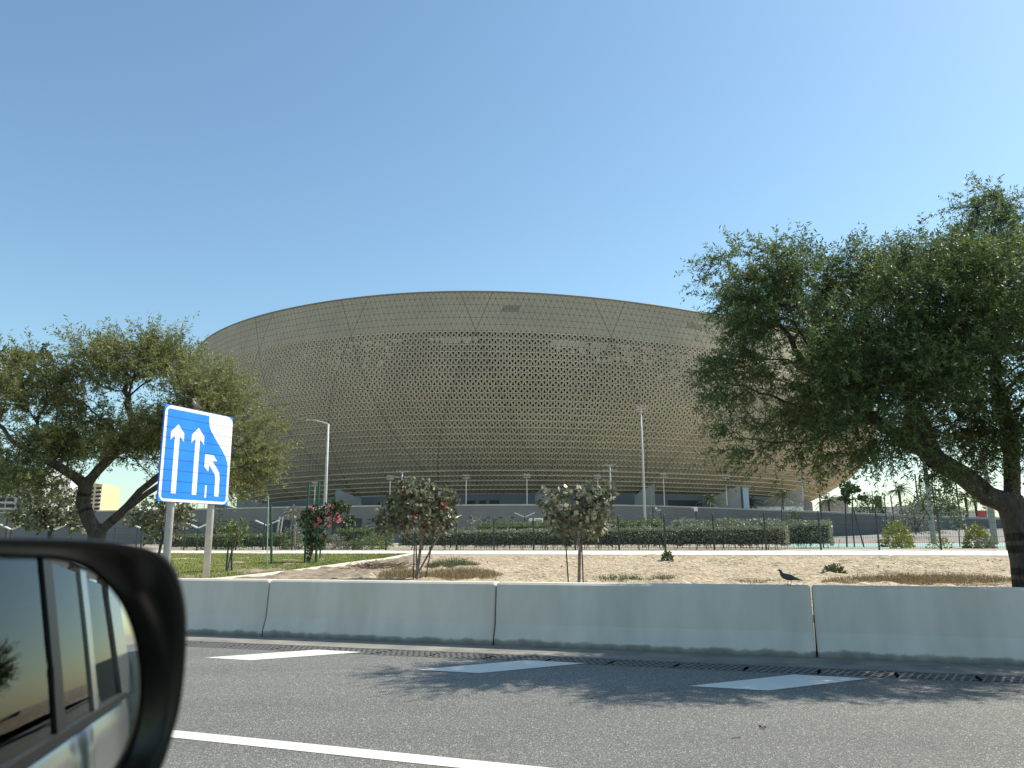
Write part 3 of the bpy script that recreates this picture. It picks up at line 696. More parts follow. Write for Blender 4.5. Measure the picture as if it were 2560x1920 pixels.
# dark broadleaf tree at the far left
def broad(name, label, px, py0, Y, blobs, trunk_r, leaf, bark, natt, tl=.2, nfr=6, fl=.13, fw=.04, group=None, step=.15, ntw=2, base=None, tip=.006, multi=None, drop=0., cat='tree'):
    if base is None:
        x = xy(px, Y); base = np.array([x, Y, 0.0])
        base[2] = lawn_z(x, Y)-0.03 if Y < fence_y(x)-4.6 and x < -4 else ter(x, Y)-.02
    att = np.concatenate([ell(at_y(bx, by, Y+dy), r, max(8, int(natt*fr))) for bx, by, dy, r, fr in blobs])
    c0 = at_y(blobs[0][0], blobs[0][1], Y)
    mid = base+(c0-base)*0.55
    seeds = [(None, [base, mid])]
    if multi: 
        seeds = [(None, [base, base+np.array([0, 0, .12])])]+[(1, [base+np.array([0, 0, .12]), at_y(mx, my, Y)]) for mx, my in multi]
    return tree(name, label, cat, base, seeds, att, step, step*1.05, trunk_r, tip, leaf, bark, ntw, tl, nfr, fl, fw, droop=.15, spread=.9, group=group, center=c0, out=.5, maxit=60, drop=drop)
broad('broadleaf_tree', 'dark glossy broadleaf tree cut by the left edge of the picture', -60, 1400, 27, [(10, 930, 0, (1.1, 1.2, .9), 1), (-110, 1000, 0, (1.5, 1.5, 1.8), 1), (85, 905, 0, (.5, .6, .45), .3)], .2, M['leaf_dark'], M['bark'], 300, tl=.3, nfr=8, fl=.20, fw=.06, step=.28)
broad('grey_leaf_tree', 'round grey green bushy tree below the left tree trunk fork, before pale apartments', 140, 1370, 33, [(120, 1270, 0, (1.5, 1.2, 1.0), 1), (185, 1290, 0, (.7, .8, .7), .4), (60, 1225, 0, (.8, .7, .5), .4)], .08, M['leaf_cordia'], M['bark'], 240, tl=.25, nfr=7, fl=.15, fw=.055, step=.2)
broad('grey_leaf_tree', 'loose bushy tree partly hidden behind the left sign post', 400, 1370, 31, [(420, 1280, 0, (.95, .9, .75), 1), (345, 1290, 0, (.45, .5, .45), .4), (395, 1330, 0, (.8, .7, .3), .3)], .05, M['leaf_cordia'], M['bark'], 170, tl=.22, nfr=7, fl=.14, fw=.05, step=.18)
broad('sapling', 'small leafy sapling on the lawn right of the sign posts', 577, 1398, 27, [(592, 1325, 0, (.36, .4, .34), 1), (585, 1352, 0, (.25, .25, .25), .4)], .035, M['leaf_hedge_green'], M['bark_pale'], 90, tl=.2, nfr=7, fl=.12, fw=.022, step=.12)
t_pink, P_, r_ = broad('flowering_shrub', 'shrub with pink flowers between green stakes on the lawn', 780, 1397, 33.5, [(785, 1300, 0, (.60, .6, .62), 1), (840, 1275, 0, (.50, .5, .42), .6), (870, 1300, 0, (.32, .3, .25), .3), (790, 1345, 0, (.45, .4, .35), .4)], .05, M['leaf_dark'], M['bark_pale'], 220, tl=.18, nfr=8, fl=.13, fw=.034, step=.14,
      multi=[(772, 1340), (783, 1335), (792, 1340), (778, 1330)])
def flowers(th, spots, Y, mat, rad, cnt, l=.05, wd=.03):
    for px, py, dy in spots:
        c = at_y(px, py, Y+dy); g = MB(); n = cnt; d = rng.normal(size=(n, 3)); d /= np.linalg.norm(d, axis=1)[:, None]
        p0 = c+d*rad*rng.random((n, 1)); d2 = d+rng.normal(size=d.shape)*.5; d2 /= np.linalg.norm(d2, axis=1)[:, None]
        add_leaves(g, leaf_quads(p0, d2, np.full(n, l), np.full(n, wd))); g.build('flower_cluster', mat, th)
sp = [(775, 1268), (785, 1273), (823, 1263), (832, 1270), (818, 1277), (842, 1284), (847, 1292), (850, 1299), (845, 1303), (836, 1298), (820, 1298), (797, 1297), (800, 1302), (794, 1308), (788, 1303), (786, 1312), (792, 1313), (822, 1316), (803, 1341), (826, 1295), (815, 1282)]
flowers(t_pink, [(a, b_, rng.uniform(-.7, -.3)) for a, b_ in sp], 33.5, M['petal_pink'], .075, 24)
# two small staked trees on the sand
t_or, P_, r_ = broad('cordia_tree', 'small staked tree with orange flowers rising from weeds on the sand', 1045, 1436, 22.3,
      [(1050, 1270, 0, (.95, .9, .72), 1), (1090, 1285, 0, (.62, .7, .55), .5), (985, 1300, 0, (.55, .5, .36), .35), (1045, 1225, 0, (.50, .5, .35), .35), (1105, 1245, 0, (.3, .3, .3), .12)], .055, M['leaf_cordia'], M['bark_pale'], 260, tl=.17, nfr=9, fl=.12, fw=.042, step=.13,
      multi=[(1040, 1360), (1085, 1360), (1055, 1340)])
flowers(t_or, [(1065, 1228, -.7), (1104, 1260, -.6), (1117, 1268, -.6), (1038, 1293, -1.0), (1007, 1226, -.5)], 22.3, M['petal_orange'], .028, 14, .04, .022)
b2 = A(1447, 1470, 17.0); b2[2] = ter(b2[0], b2[1])-.02
broad('cordia_tree', 'small open crowned tree on three stakes in the middle of the sand', 1447, 1470, 17.0,
      [(1450, 1300, 0, (.62, .6, .33), 1), (1400, 1275, 0, (.38, .4, .38), .4), (1480, 1260, 0, (.40, .4, .36), .5), (1515, 1235, 0, (.17, .2, .22), .15), (1372, 1245, 0, (.18, .2, .20), .15), (1445, 1262, 0, (.3, .3, .25), .25)], .036, M['leaf_cordia'], M['bark_pale'], 150, tl=.15, nfr=6, fl=.12, fw=.045, step=.12, base=b2)
# stakes
def stake(p0, p1, r, mat, label, name='tree_stake', group='stakes beside young trees'):
    g = MB(); g.tube([p0, p1], r, 8); o = g.build(name, mat, origin=p0); tag(o, label, 'stake', group); return o
def stk(px0, py0, px1, py1, Y, r, mat, label, dz=-.1):
    a = at_y(px0, py0, Y); b_ = at_y(px1, py1, Y); a[2] = (lawn_z(a[0], Y) if a[0] < -5 else ter(a[0], Y))+dz; stake(a, b_, r, mat, label)
stk(1033, 1440, 1037, 1330, 21.9, .017, M['dark_metal'], 'thin dark stake left of the orange flowered tree trunk')
stk(1062, 1436, 1086, 1325, 21.9, .017, M['dark_metal'], 'thin dark leaning stake right of the orange flowered tree trunk')
stk(1423, 1470, 1413, 1338, 16.8, .014, M['dark_metal'], 'thin dark stake left of the open crowned tree trunk')
stk(1459, 1470, 1453, 1330, 16.8, .014, M['dark_metal'], 'thin dark stake right of the open crowned tree trunk')
stk(1449, 1470, 1448, 1330, 17.3, .013, M['dark_metal'], 'thin dark stake just behind the open crowned tree trunk')
stk(762, 1397, 772, 1207, 33.2, .05, M['green_post'], 'tall green stake left of the pink flowered shrub')
stk(790, 1396, 797, 1205, 33.2, .05, M['green_post'], 'tall green stake right of the pink flowered shrub')
stk(800, 1385, 806, 1290, 37.5, .04, M['green_post'], 'short green stake behind the pink flowered shrub')
stk(680, 1398, 677, 1262, 32.0, .05, M['green_post'], 'green stake standing alone on the lawn under the left tree')
stk(668, 1400, 671, 1240, 31.5, .02, M['galv'], 'thin pale crooked stem beside the lone green stake')
stk(567, 1398, 572, 1352, 26.8, .03, M['dark_metal'], 'short stake left of the leafy sapling'); stk(581, 1398, 580, 1350, 26.8, .03, M['dark_metal'], 'short stake right of the leafy sapling')

# ---- hedges and shrubs
def hedge(name, label, line, wdt, h, leaf, dens, lsize, z0=1.0, gap=.18, group=None, bumpy=.17):
    line = np.asarray(line, float); base = np.array([*line.mean(0), z0]); th = thing(name, base, label, 'hedge', group)
    gl = MB(); gc = MB()
    for a, b_ in zip(line[:-1], line[1:]):
        L_ = np.linalg.norm(b_-a); t_ = (b_-a)/L_; nn = np.array([-t_[1], t_[0]])
        ang = math.atan2(t_[1], t_[0]); c = (a+b_)/2
        gc.box((c[0], c[1], z0+gap+(h-gap)*.46), (L_-.12, wdt*.62, (h-gap)*.80), rotz(ang))
        area = L_*(2*(h-gap)+wdt)+2*wdt*h; n = int(area*dens)
        u = rng.random(n)*L_; k = rng.random(n)*(2*(h-gap)+wdt)
        side = np.where(k < (h-gap), -1, np.where(k < 2*(h-gap), 1, 0))
        zz = np.where(side == -1, k, np.where(side == 1, k-(h-gap), 0.)); off = np.where(side == 0, (k-2*(h-gap))-wdt/2, side*wdt/2)
        zz = np.where(side == 0, h, z0*0+gap+zz)
        e = rng.random(n) < wdt*h/area*2
        nz = np.array([fbm(a[0]+q, a[1]+s_*3+z_*2, .8) for q, s_, z_ in zip(u, off, zz)])
        off = off*(1+bumpy*1.5*nz)-0; zz = zz*(1+bumpy*nz)
        u = np.where(e, np.where(rng.random(n) < .5, 0, L_), u); off = np.where(e, (rng.random(n)-.5)*wdt, off); zz = np.where(e, gap+rng.random(n)*(h-gap), zz)
        pos = np.stack([a[0]+t_[0]*u+nn[0]*off, a[1]+t_[1]*u+nn[1]*off, z0+zz], 1)+rng.normal(size=(n, 3))*.035
        d = rng.normal(size=(n, 3)); d[:, 2] += .6; outv = np.stack([nn[0]*side, nn[1]*side, (side == 0)*1.], 1); d += outv*.8; d /= np.linalg.norm(d, axis=1)[:, None]
        kk = .6+.8*rng.random(n); add_leaves(gl, leaf_quads(pos-d*lsize*.4, d, lsize*kk, lsize*.26*kk))
        m_ = int(L_*5)   # thin bare stems at the foot
        for q in rng.random(m_)*L_:
            p_ = np.array([a[0]+t_[0]*q+nn[0]*rng.uniform(-.3, .3)*wdt, a[1]+t_[1]*q+nn[1]*rng.uniform(-.3, .3)*wdt, z0]); gc.tube([p_, p_+[rng.uniform(-.15, .15), rng.uniform(-.1, .1), gap+.3]], .014, 3, False)
    gc.build('stems', M['core'], th); gl.build('foliage', leaf, th)
    return th
def hl(px, off): # point at an offset beyond the fence seen at px
    tx = ray(px, 1340); k = tx[0]/tx[1]; y = (45.06+off)/(1+.494*k); return (k*y, y)
hedge('clipped_hedge', 'long grey green clipped hedge just behind the fence', [hl(1010, 1.5), hl(1200, 1.5), hl(1420, 1.45), hl(1700, 1.4), hl(1967, 1.4)], 1.1, 1.12, M['leaf_hedge'], 340, .10, gap=.22)
hedge('clipped_hedge', 'second clipped hedge row showing above the long hedge left of the tall mast', [hl(1200, 14), hl(1450, 14), hl(1655, 13.5)], 1.4, 1.75, M['leaf_hedge_green'], 200, .12)
hedge('clipped_hedge', 'second clipped hedge row showing above the long hedge right of the tall mast', [hl(1688, 10), hl(1850, 10), hl(1950, 10)], 1.4, 1.6, M['leaf_hedge'], 200, .12)
hedge('clipped_hedge', 'thick block of clipped hedge standing right of the long hedge end, before the court', [hl(1955, 7), hl(2078, 7)], 1.8, 1.40, M['leaf_hedge'], 320, .10)
hedge('low_hedge', 'dark uneven low hedge behind the fence left of the pink flowered shrub', [hl(440, 2.0), hl(560, 2.0), hl(720, 2.0)], 1.2, 1.0, M['leaf_hedge_green'], 300, .11, bumpy=.2)
hedge('low_hedge', 'bright green hedge top seen between the sign posts and the sapling', [hl(530, 8), hl(585, 8)], 1.2, 1.75, M['leaf_hedge_green'], 250, .11)
hedge('low_hedge', 'dark green hedge behind the fence left of the orange flowered tree', [hl(850, 6), hl(970, 6)], 1.4, 1.35, M['leaf_hedge_green'], 300, .11, bumpy=.15)
def bush(name, label, px, Y, wd, h, leaf, n, ls, z0=None, cat='shrub', group=None, core=True, aspect=.26, off=None):
    x = xy(px, Y) if off is None else off; z0 = ter(x, Y) if z0 is None else z0; th = thing(name, (x, Y, z0), label, cat, group)
    g = MB(); d = rng.normal(size=(n, 3)); d /= np.linalg.norm(d, axis=1)[:, None]; d[:, 2] = np.abs(d[:, 2])*1.15-.12
    rad = .62+.42*rng.random((n, 1)); nz = np.array([1+.22*fbm(q[0]*2+x, q[1]*2+Y, 1.3)+.12*fbm(q[2]*4+x, q[0]*4, 1.7) for q in d])[:, None]
    pos = np.array([x, Y, z0])+d*rad*nz*np.array([wd/2, wd/2, h]); pos[:, 2] = np.maximum(pos[:, 2], z0+.02)
    dd = d+rng.normal(size=d.shape)*.7; dd[:, 2] += .3; dd /= np.linalg.norm(dd, axis=1)[:, None]; k = .6+.8*rng.random(n)
    add_leaves(g, leaf_quads(pos, dd, ls*k, ls*aspect*k)); g.build('foliage', leaf, th)
    gs = MB()
    for q in range(9):
        an = rng.random()*6.28; gs.tube([(x, Y, z0-.05), (x+wd*.12*math.cos(an), Y+wd*.12*math.sin(an), z0+h*.35), (x+wd*.3*math.cos(an), Y+wd*.3*math.sin(an), z0+h*.75)], [.02*h, .013*h, .006*h], 4)
    gs.build('stem', M['bark'], th); return th
bush('shrub', 'grey green soft shrub behind the fence beside the left pole', 835, hl(835, 1.6)[1], 2.2, .95, M['leaf_grey'], 1500, .12)
bush('shrub', 'bushy green shrub behind the fence before the dark hedge', 930, hl(930, 2)[1], 2.3, 1.0, M['leaf_hedge_green'], 1500, .11)
bush('shrub', 'low green shrub in the gap by the fence post right of the grey shrub', 885, hl(888, 1.5)[1], 1.0, .6, M['leaf_hedge_green'], 700, .10)
bush('shrub', 'sprawling green shrub behind the fence under the pink flowers', 750, hl(745, 2.2)[1], 2.6, 1.0, M['leaf_hedge_green'], 1500, .11)
bush('bare_shrub', 'greyish half bare shrub before the wall, left of the white goal frame', 1190, 66, 4.2, 2.6, M['leaf_grey'], 900, .2, aspect=.12)
bush('bare_shrub', 'darker half bare shrub before the wall just left of the white goal frame', 1262, 66, 2.6, 2.3, M['leaf_grey'], 700, .2, aspect=.12)
bush('yellow_shrub', 'round yellow green shrub behind the fence, dark underneath', 2240, 47, 1.9, 1.45, M['leaf_yellow'], 1700, .11, aspect=.35)
bush('yellow_shrub', 'small loose yellow shrub in front of the round one', 2246, 40.5, .95, .75, M['leaf_yellow'], 420, .10, aspect=.35)
bush('yellow_shrub', 'thin sparse shrub on the court edge beside a fence post', 2343, 39, 1.2, .55, M['leaf_yellow'], 260, .10, aspect=.3)
bush('yellow_shrub', 'bright yellow leafed shrub left of the big tree trunk', 2436, 39.5, 1.35, 1.15, M['leaf_yellow'], 1200, .11, aspect=.35)
bush('shrub', 'dark low shrub at the foot of the bright yellow shrub', 2455, 38, .95, .5, M['leaf_grey'], 500, .10)
bush('round_tree', 'round dark green shrub tree before the pale building, left of the green tank', 2180, 152, 6.2, 4.2, M['leaf_dark'], 2600, .3, z0=5.6, cat='tree')
bush('round_tree', 'wide dark green tree crown behind the tall grey lamp pole', 2333, 136, 9.0, 5.4, M['leaf_dark'], 4200, .32, z0=4.2, cat='tree')
bush('bare_shrub', 'large greyish half bare shrub under the tall palm', 2285, 100, 7.0, 4.0, M['leaf_grey'], 2600, .25, z0=2.0, aspect=.2)
bush('shrub', 'dark green bushy tree between two thin stakes before the wall', 1985, 74, 2.5, 2.2, M['leaf_dark'], 1300, .16, z0=1.9)
bush('shrub', 'small green shrub on the near side of the wall under the square bollard light', 1745, 66, 2.2, 1.5, M['leaf_dark'], 450, .16, z0=1.6)
bush('shrub', 'round olive shrub before the wall between two right fence posts', 1838, 64, 1.9, 1.3, M['leaf_yellow'], 450, .14, z0=1.9)
bush('shrub', 'dark distant shrub on top of the podium right of the small palm', 1931, 262, 3.4, 2.4, M['leaf_dark'], 400, .4, z0=9.6)
bush('shrub', 'feathery green shrub in front of the slotted wall behind the sign', 545, 60, 2.6, 2.5, M['leaf_dark'], 800, .16)
bush('shrub', 'hazy green shrub before the wall behind the pale young tree', 742, 60, 2.6, 1.9, M['leaf_grey'], 700, .16)
# young trees near the wall
broad('young_tree', 'pale leaved young tree with thin stem left of the pink flowered shrub', 742, 1340, 52, [(735, 1280, 0, (.55, .5, .30), 1), (750, 1292, 0, (.35, .3, .2), .4)], .04, M['leaf_grey'], M['bark_pale'], 80, tl=.2, nfr=5, fl=.18, fw=.06, step=.2, tip=.01)
broad('young_tree', 'dark leaved young tree on black stakes before the sky right of the stadium', 2130, 1345, 47, [(2125, 1225, 0, (.5, .5, .30), 1), (2155, 1243, 0, (.28, .3, .2), .35), (2115, 1250, 0, (.3, .3, .25), .3), (2118, 1220, 0, (.25, .3, .25), .3)], .04, M['leaf_dark'], M['bark'], 90, tl=.15, nfr=6, fl=.16, fw=.07, step=.16, tip=.01)
broad('young_tree', 'sparse young tree with lit leaves beside the right lamp poles', 2392, 1345, 45, [(2395, 1300, 0, (.35, .3, .5), 1), (2385, 1290, 0, (.3, .3, .2), .4)], .03, M['leaf_cordia'], M['bark'], 60, tl=.15, nfr=5, fl=.14, fw=.05, step=.16, tip=.01)
broad('young_tree', 'thin straggly young tree tied to two stakes before the wall by the tall mast', 1638, 1330, 58, [(1640, 1285, 0, (.3, .3, .5), 1)], .04, M['leaf_grey'], M['bark_pale'], 30, tl=.2, nfr=4, fl=.18, fw=.05, step=.2, tip=.01)
for a_ in ((2115, 1342, 2113, 1256, 46.5, 'thin black stake left of the dark young tree'), (2158, 1342, 2130, 1262, 46.5, 'slanting black stake right of the dark young tree'),
           (2057, 1345, 2049, 1235, 46, 'tall black post behind the fence at the hedge block'), (2218, 1320, 2210, 1238, 60, 'tall black post left of the pair above the yellow shrub'), (2240, 1320, 2226, 1238, 60, 'tall black post right of the pair above the yellow shrub'),
           (1955, 1312, 1953, 1262, 72, 'thin black stake left of the bushy tree before the wall'),
           (1633, 1315, 1632, 1266, 57, 'dark stake left of the straggly young tree'), (1657, 1315, 1652, 1277, 57, 'dark stake right of the straggly young tree')):
    x = xy(a_[0], a_[4]); stake(np.array([at_y(a_[0], a_[1], a_[4])[0], a_[4], 0.95]), at_y(a_[2], a_[3], a_[4]), .045, M['dark_metal'], a_[5])

# ---- weeds on the sand
def tuft(name, label, cx, cy, rx, ry, n, h, mat, kind=None, cat='weeds', lean=.5, wdt=.006):
    an = rng.random(n)*6.28; rad = np.sqrt(rng.random(n)); x = cx+rx*rad*np.cos(an); y = cy+ry*rad*np.sin(an)
    z = np.array([ter(a, b_)-.02 for a, b_ in zip(x, y)]); hh = h*(.4+.8*rng.random(n))*(1-.55*rad**2)
    p0 = np.stack([x, y, z], 1); d = rng.normal(size=(n, 3))*lean; d[:, 2] = 1; d /= np.linalg.norm(d, axis=1)[:, None]
    g = MB(); add_leaves(g, leaf_quads(p0, d, hh, np.full(n, wdt)))
    q0 = p0+d*hh[:, None]*rng.random((n, 1)); d2 = rng.normal(size=(n, 3)); d2[:, 2] += .5; d2 /= np.linalg.norm(d2, axis=1)[:, None]
    add_leaves(g, leaf_quads(q0, d2, hh*.35, np.full(n, wdt)))
    if kind: o = g.build(name, mat); tag(o, label, cat, kind=kind)
    else: o = g.build(name, mat, origin=(cx, cy, ter(cx, cy))); tag(o, label, cat)
def gp(px, py): return ground_at(px, py)[:2]
c = gp(1130, 1418); tuft('weed_patch', 'green weed patch right of the orange flowered tree', c[0], c[1], 1.0, 1.3, 1900, .42, M['weed'])
c = gp(1140, 1440); tuft('dry_grass', 'brown dry grass in front of the green weeds by the barrier', c[0]+.1, c[1]-.3, 1.25, 1.3, 3200, .34, M['dry_grass'], 'stuff')
c = gp(1005, 1440); tuft('dry_weeds', 'brown weeds at the left foot of the orange flowered tree', c[0], c[1], .75, 1.0, 1400, .34, M['dry_grass'])
c = gp(1010, 1424); tuft('weed_patch', 'small green weeds at the left of the orange flowered tree trunk', c[0], c[1], .4, .6, 350, .22, M['weed'])
c = gp(1045, 1437); tuft('weed_patch', 'green weeds round the base of the orange flowered tree trunk', c[0]-.1, c[1]-.5, .5, .5, 500, .2, M['weed'])
c = gp(1540, 1449); tuft('weed_patch', 'grass tuft row just above the barrier right of the open crowned tree', c[0], c[1]-.4, .75, .4, 380, .26, M['weed'])
c = gp(1655, 1450); tuft('weed_patch', 'single green grass tuft above the barrier midway to the dove', c[0], c[1]-.3, .4, .4, 260, .26, M['weed'])
c = gp(1664, 1404); bush('sand_bush', 'small round dark bush alone on the bare sand', 1664, c[1], .42, .38, M['weed'], 420, .09, cat='bush')
c = gp(2075, 1436); bush('sand_bush', 'flat straggly bush on the sand right of the dove', 2075, c[1], .55, .22, M['weed'], 260, .10, cat='bush')
c = gp(2250, 1452); tuft('dry_grass', 'band of dry brown grass behind the barrier left of the big trunk', c[0]+.3, c[1]-.3, 2.3, .9, 4200, .26, M['dry_grass'], 'stuff')
c = gp(1900, 1455); tuft('dry_weeds', 'thin dry weeds behind the barrier at the left of the dove', c[0], c[1]-.2, .9, .5, 500, .14, M['dry_grass'])
# brushwood heap
c = gp(940, 1420); g = MB()
for k in range(150):
    a = np.array([c[0]+rng.normal()*.55, c[1]+rng.normal()*.8, 0]); a[2] = ter(a[0], a[1])+rng.random()*.12; an = rng.random()*6.28; L_ = .2+rng.random()*.5
    g.tube([a, a+[L_*math.cos(an), L_*math.sin(an), rng.uniform(-.05, .18)]], [.012, .005], 4)
o = g.build('brushwood', M['twig_dark'], origin=(c[0], c[1], ter(*c))); tag(o, 'heap of dry brown brushwood left of the orange flowered tree', 'brushwood', kind='stuff')
# loose clods on the sand
g = MB()
for k in range(900):
    x = rng.uniform(-4, 17); y = barr_y(x)+rng.uniform(2, fence_y(x)-5-barr_y(x)); z = ter(x, y)+.03; s = .015+.04*rng.random()**3
    v = rng.normal(size=(6, 3))*.3*s+np.array([(1, 0, 0), (-1, 0, 0), (0, 1, 0), (0, -1, 0), (0, 0, .6), (0, 0, -.6)])*s
    g.add(v+[x, y, z], [(0, 2, 4), (2, 1, 4), (1, 3, 4), (3, 0, 4), (2, 0, 5), (1, 2, 5), (3, 1, 5), (0, 3, 5)])
o = g.build('sand_clods', M['sand']); tag(o, 'loose clods and stones scattered over the sand', 'stones', kind='stuff')
# debris on the road
p = at_z(1902, 1822); g = MB(); add_leaves(g, leaf_quads(np.array([[p[0]+k*.012, p[1]+(k % 2)*.01, .006+.004*k] for k in range(5)]), np.array([[.8, .5, .3], [-.6, .7, .3], [.5, -.8, .2], [-.8, -.4, .3], [.2, .9, .3]]), np.full(5, .035), np.full(5, .011)))
o = g.build('dead_leaf', M['twig_dark'], origin=p); tag(o, 'small dark dead leaf on the asphalt', 'leaf')
p = at_z(1840, 1847); g = MB(); g.tube([p+[-.04, -.01, .006], p+[0, .004, .008], p+[.045, .012, .006]], .003, 5); o = g.build('twig', M['twig_dark'], origin=p); tag(o, 'thin short twig lying on the asphalt', 'twig')
p = at_z(908, 1801); g = MB(); g.box(p+[0, 0, .006], (.016, .014, .012), rotz(.5)); g.box(p+[.002, 0, .012], (.010, .010, .008), rotz(1.)); o = g.build('pebble', M['kerb'], origin=p); tag(o, 'tiny pale pebble on the asphalt lane', 'pebble')

# ================================================================== FENCE
fx = [at_y(884, 1375, 50)[0]]
a0 = np.array(hl(884, 0)); a1 = np.array(hl(2195, 0)); pl = (a1-a0)/12; Lp = np.linalg.norm(pl); ang = math.atan2(pl[1], pl[0])
fth = thing('mesh_fence', (*((a0+a1)/2), 1.0), 'long dark green wire mesh fence with barbed top behind the cream path', 'fence')
FH = 1.62
for k in range(-12, 17):
    q = a0+pl*k; g = MB()
    g.box((q[0], q[1], 1.0+.9), (.07, .07, 1.82), rotz(ang)); g.tube([(q[0], q[1], 2.81), (q[0], q[1], 2.87)], [.05, .015], 6)
    for zz in (.35, .95, 1.5): g.box((q[0], q[1]-.01, 1+zz), (.17, .09, .035), rotz(ang))
    g.build('post', M['dark_metal'], fth)
    g = MB(); nv = 26
    for j in range(nv):
        e = q+pl*(j+.5)/nv; g.box((e[0], e[1], 1.04+FH/2), (.007, .007, FH), rotz(ang))
    for zz in (.05, .1, .3, .55, .85, 1.15, 1.4, 1.6): 
        e = q+pl*.5; g.box((e[0], e[1]+.006, 1.03+zz), (Lp, .009, .012), rotz(ang))
    g.build('mesh_panel', M['dark_metal'], fth)
g = MB(); th_ = np.arange(0, 28*Lp, .05); c0 = a0-pl*12; ud = pl/Lp
hx = np.stack([c0[0]+ud[0]*th_, c0[1]+ud[1]*th_+.06*np.cos(th_*14), 2.72+.06*np.sin(th_*14)], 1); g.tube(hx, .006, 3, False); g.build('barbed_wire', M['dark_metal'], fth)

# ================================================================== STADIUM
SC = np.array([7.64, 364.9]); NC = 576; DPH = 360/NC
PH0 = -6.89 % DPH
zr_p = [-180, -120, -90, -57, -39, -21, -11, -5, 3, 11, 17, 26, 40, 60, 90, 120, 180]
zr_v = [q*0.989 for q in (71, 73, 75, 76.6, 76.1, 75.4, 74.6, 73.75, 72.35, 70.75, 69.5, 67.9, 66.3, 65.2, 66, 68, 71)]
def smooth_interp(ph):
    a = np.asarray(ph, float); return sum(np.interp(((a+o+180) % 360)-180, zr_p, zr_v) for o in (-6, -3, 0, 3, 6))/5
def band_drop(ph): return 12.1-1.6*np.clip(np.asarray(ph, float)/40+.1, 0, 1)
prof_r = np.array([150.5, 150.9, 150.8, 149.9, 147.6, 144.3, 139.6, 133.6, 126.5, 119.0, 112]); prof_t = np.array([0, 6, 12, 18, 24, 30, 36, 42.3, 49, 56.4, 63.0])
def surf(r, ph):   # r = row (0 rim, 6 band bottom, 36 lowest), ph degrees
    r = np.asarray(r, float); ph = np.asarray(ph, float); zr = smooth_interp(ph); zbm = zr-band_drop(ph)
    k = np.clip(r/6, 0, 1); zb1 = zr+(zbm-zr)*k; rb1 = 149.5+(150.5-149.5)*k
    s = np.clip((r-6)/30, 0, 1); zlow = np.array([0, 5.95, 11.9, 17.7, 23.2, 28.1, 32.1, 34.7+0, 36.9, 38.6, 39.8])/39.8  # normalised fall along the curve
    # height fraction along the girth profile
    ta = np.array([0, .095, .19, .285, .38, .475, .571, .671, .777, .894, 1.0])
    zz = np.interp(s, ta, np.array([0, .117, .236, .352, .463, .568, .668, .762, .850, .935, 1.0])); rr_ = np.interp(s, ta, prof_r)
    zl = zbm-(zbm-11.6)*zz
    z = np.where(r <= 6, zb1, zl); rad = np.where(r <= 6, rb1, rr_)
    a = np.radians(ph); return np.stack([SC[0]+rad*np.sin(a), SC[1]-rad*np.cos(a), z], -1)
st = thing('stadium', (SC[0], SC[1], 9.6), 'vast bronze bowl stadium with a perforated triangle lattice skin behind the podium wall', 'stadium')
c0, c1 = int(-125/DPH), int(118/DPH)
cols = np.arange(c0, c1)
def pnt(r, c): return surf(np.full(len(c), float(r)), (c+.5*(r % 2))*DPH+PH0)
gF = MB(); gB = MB(); gV = MB(); mF = []
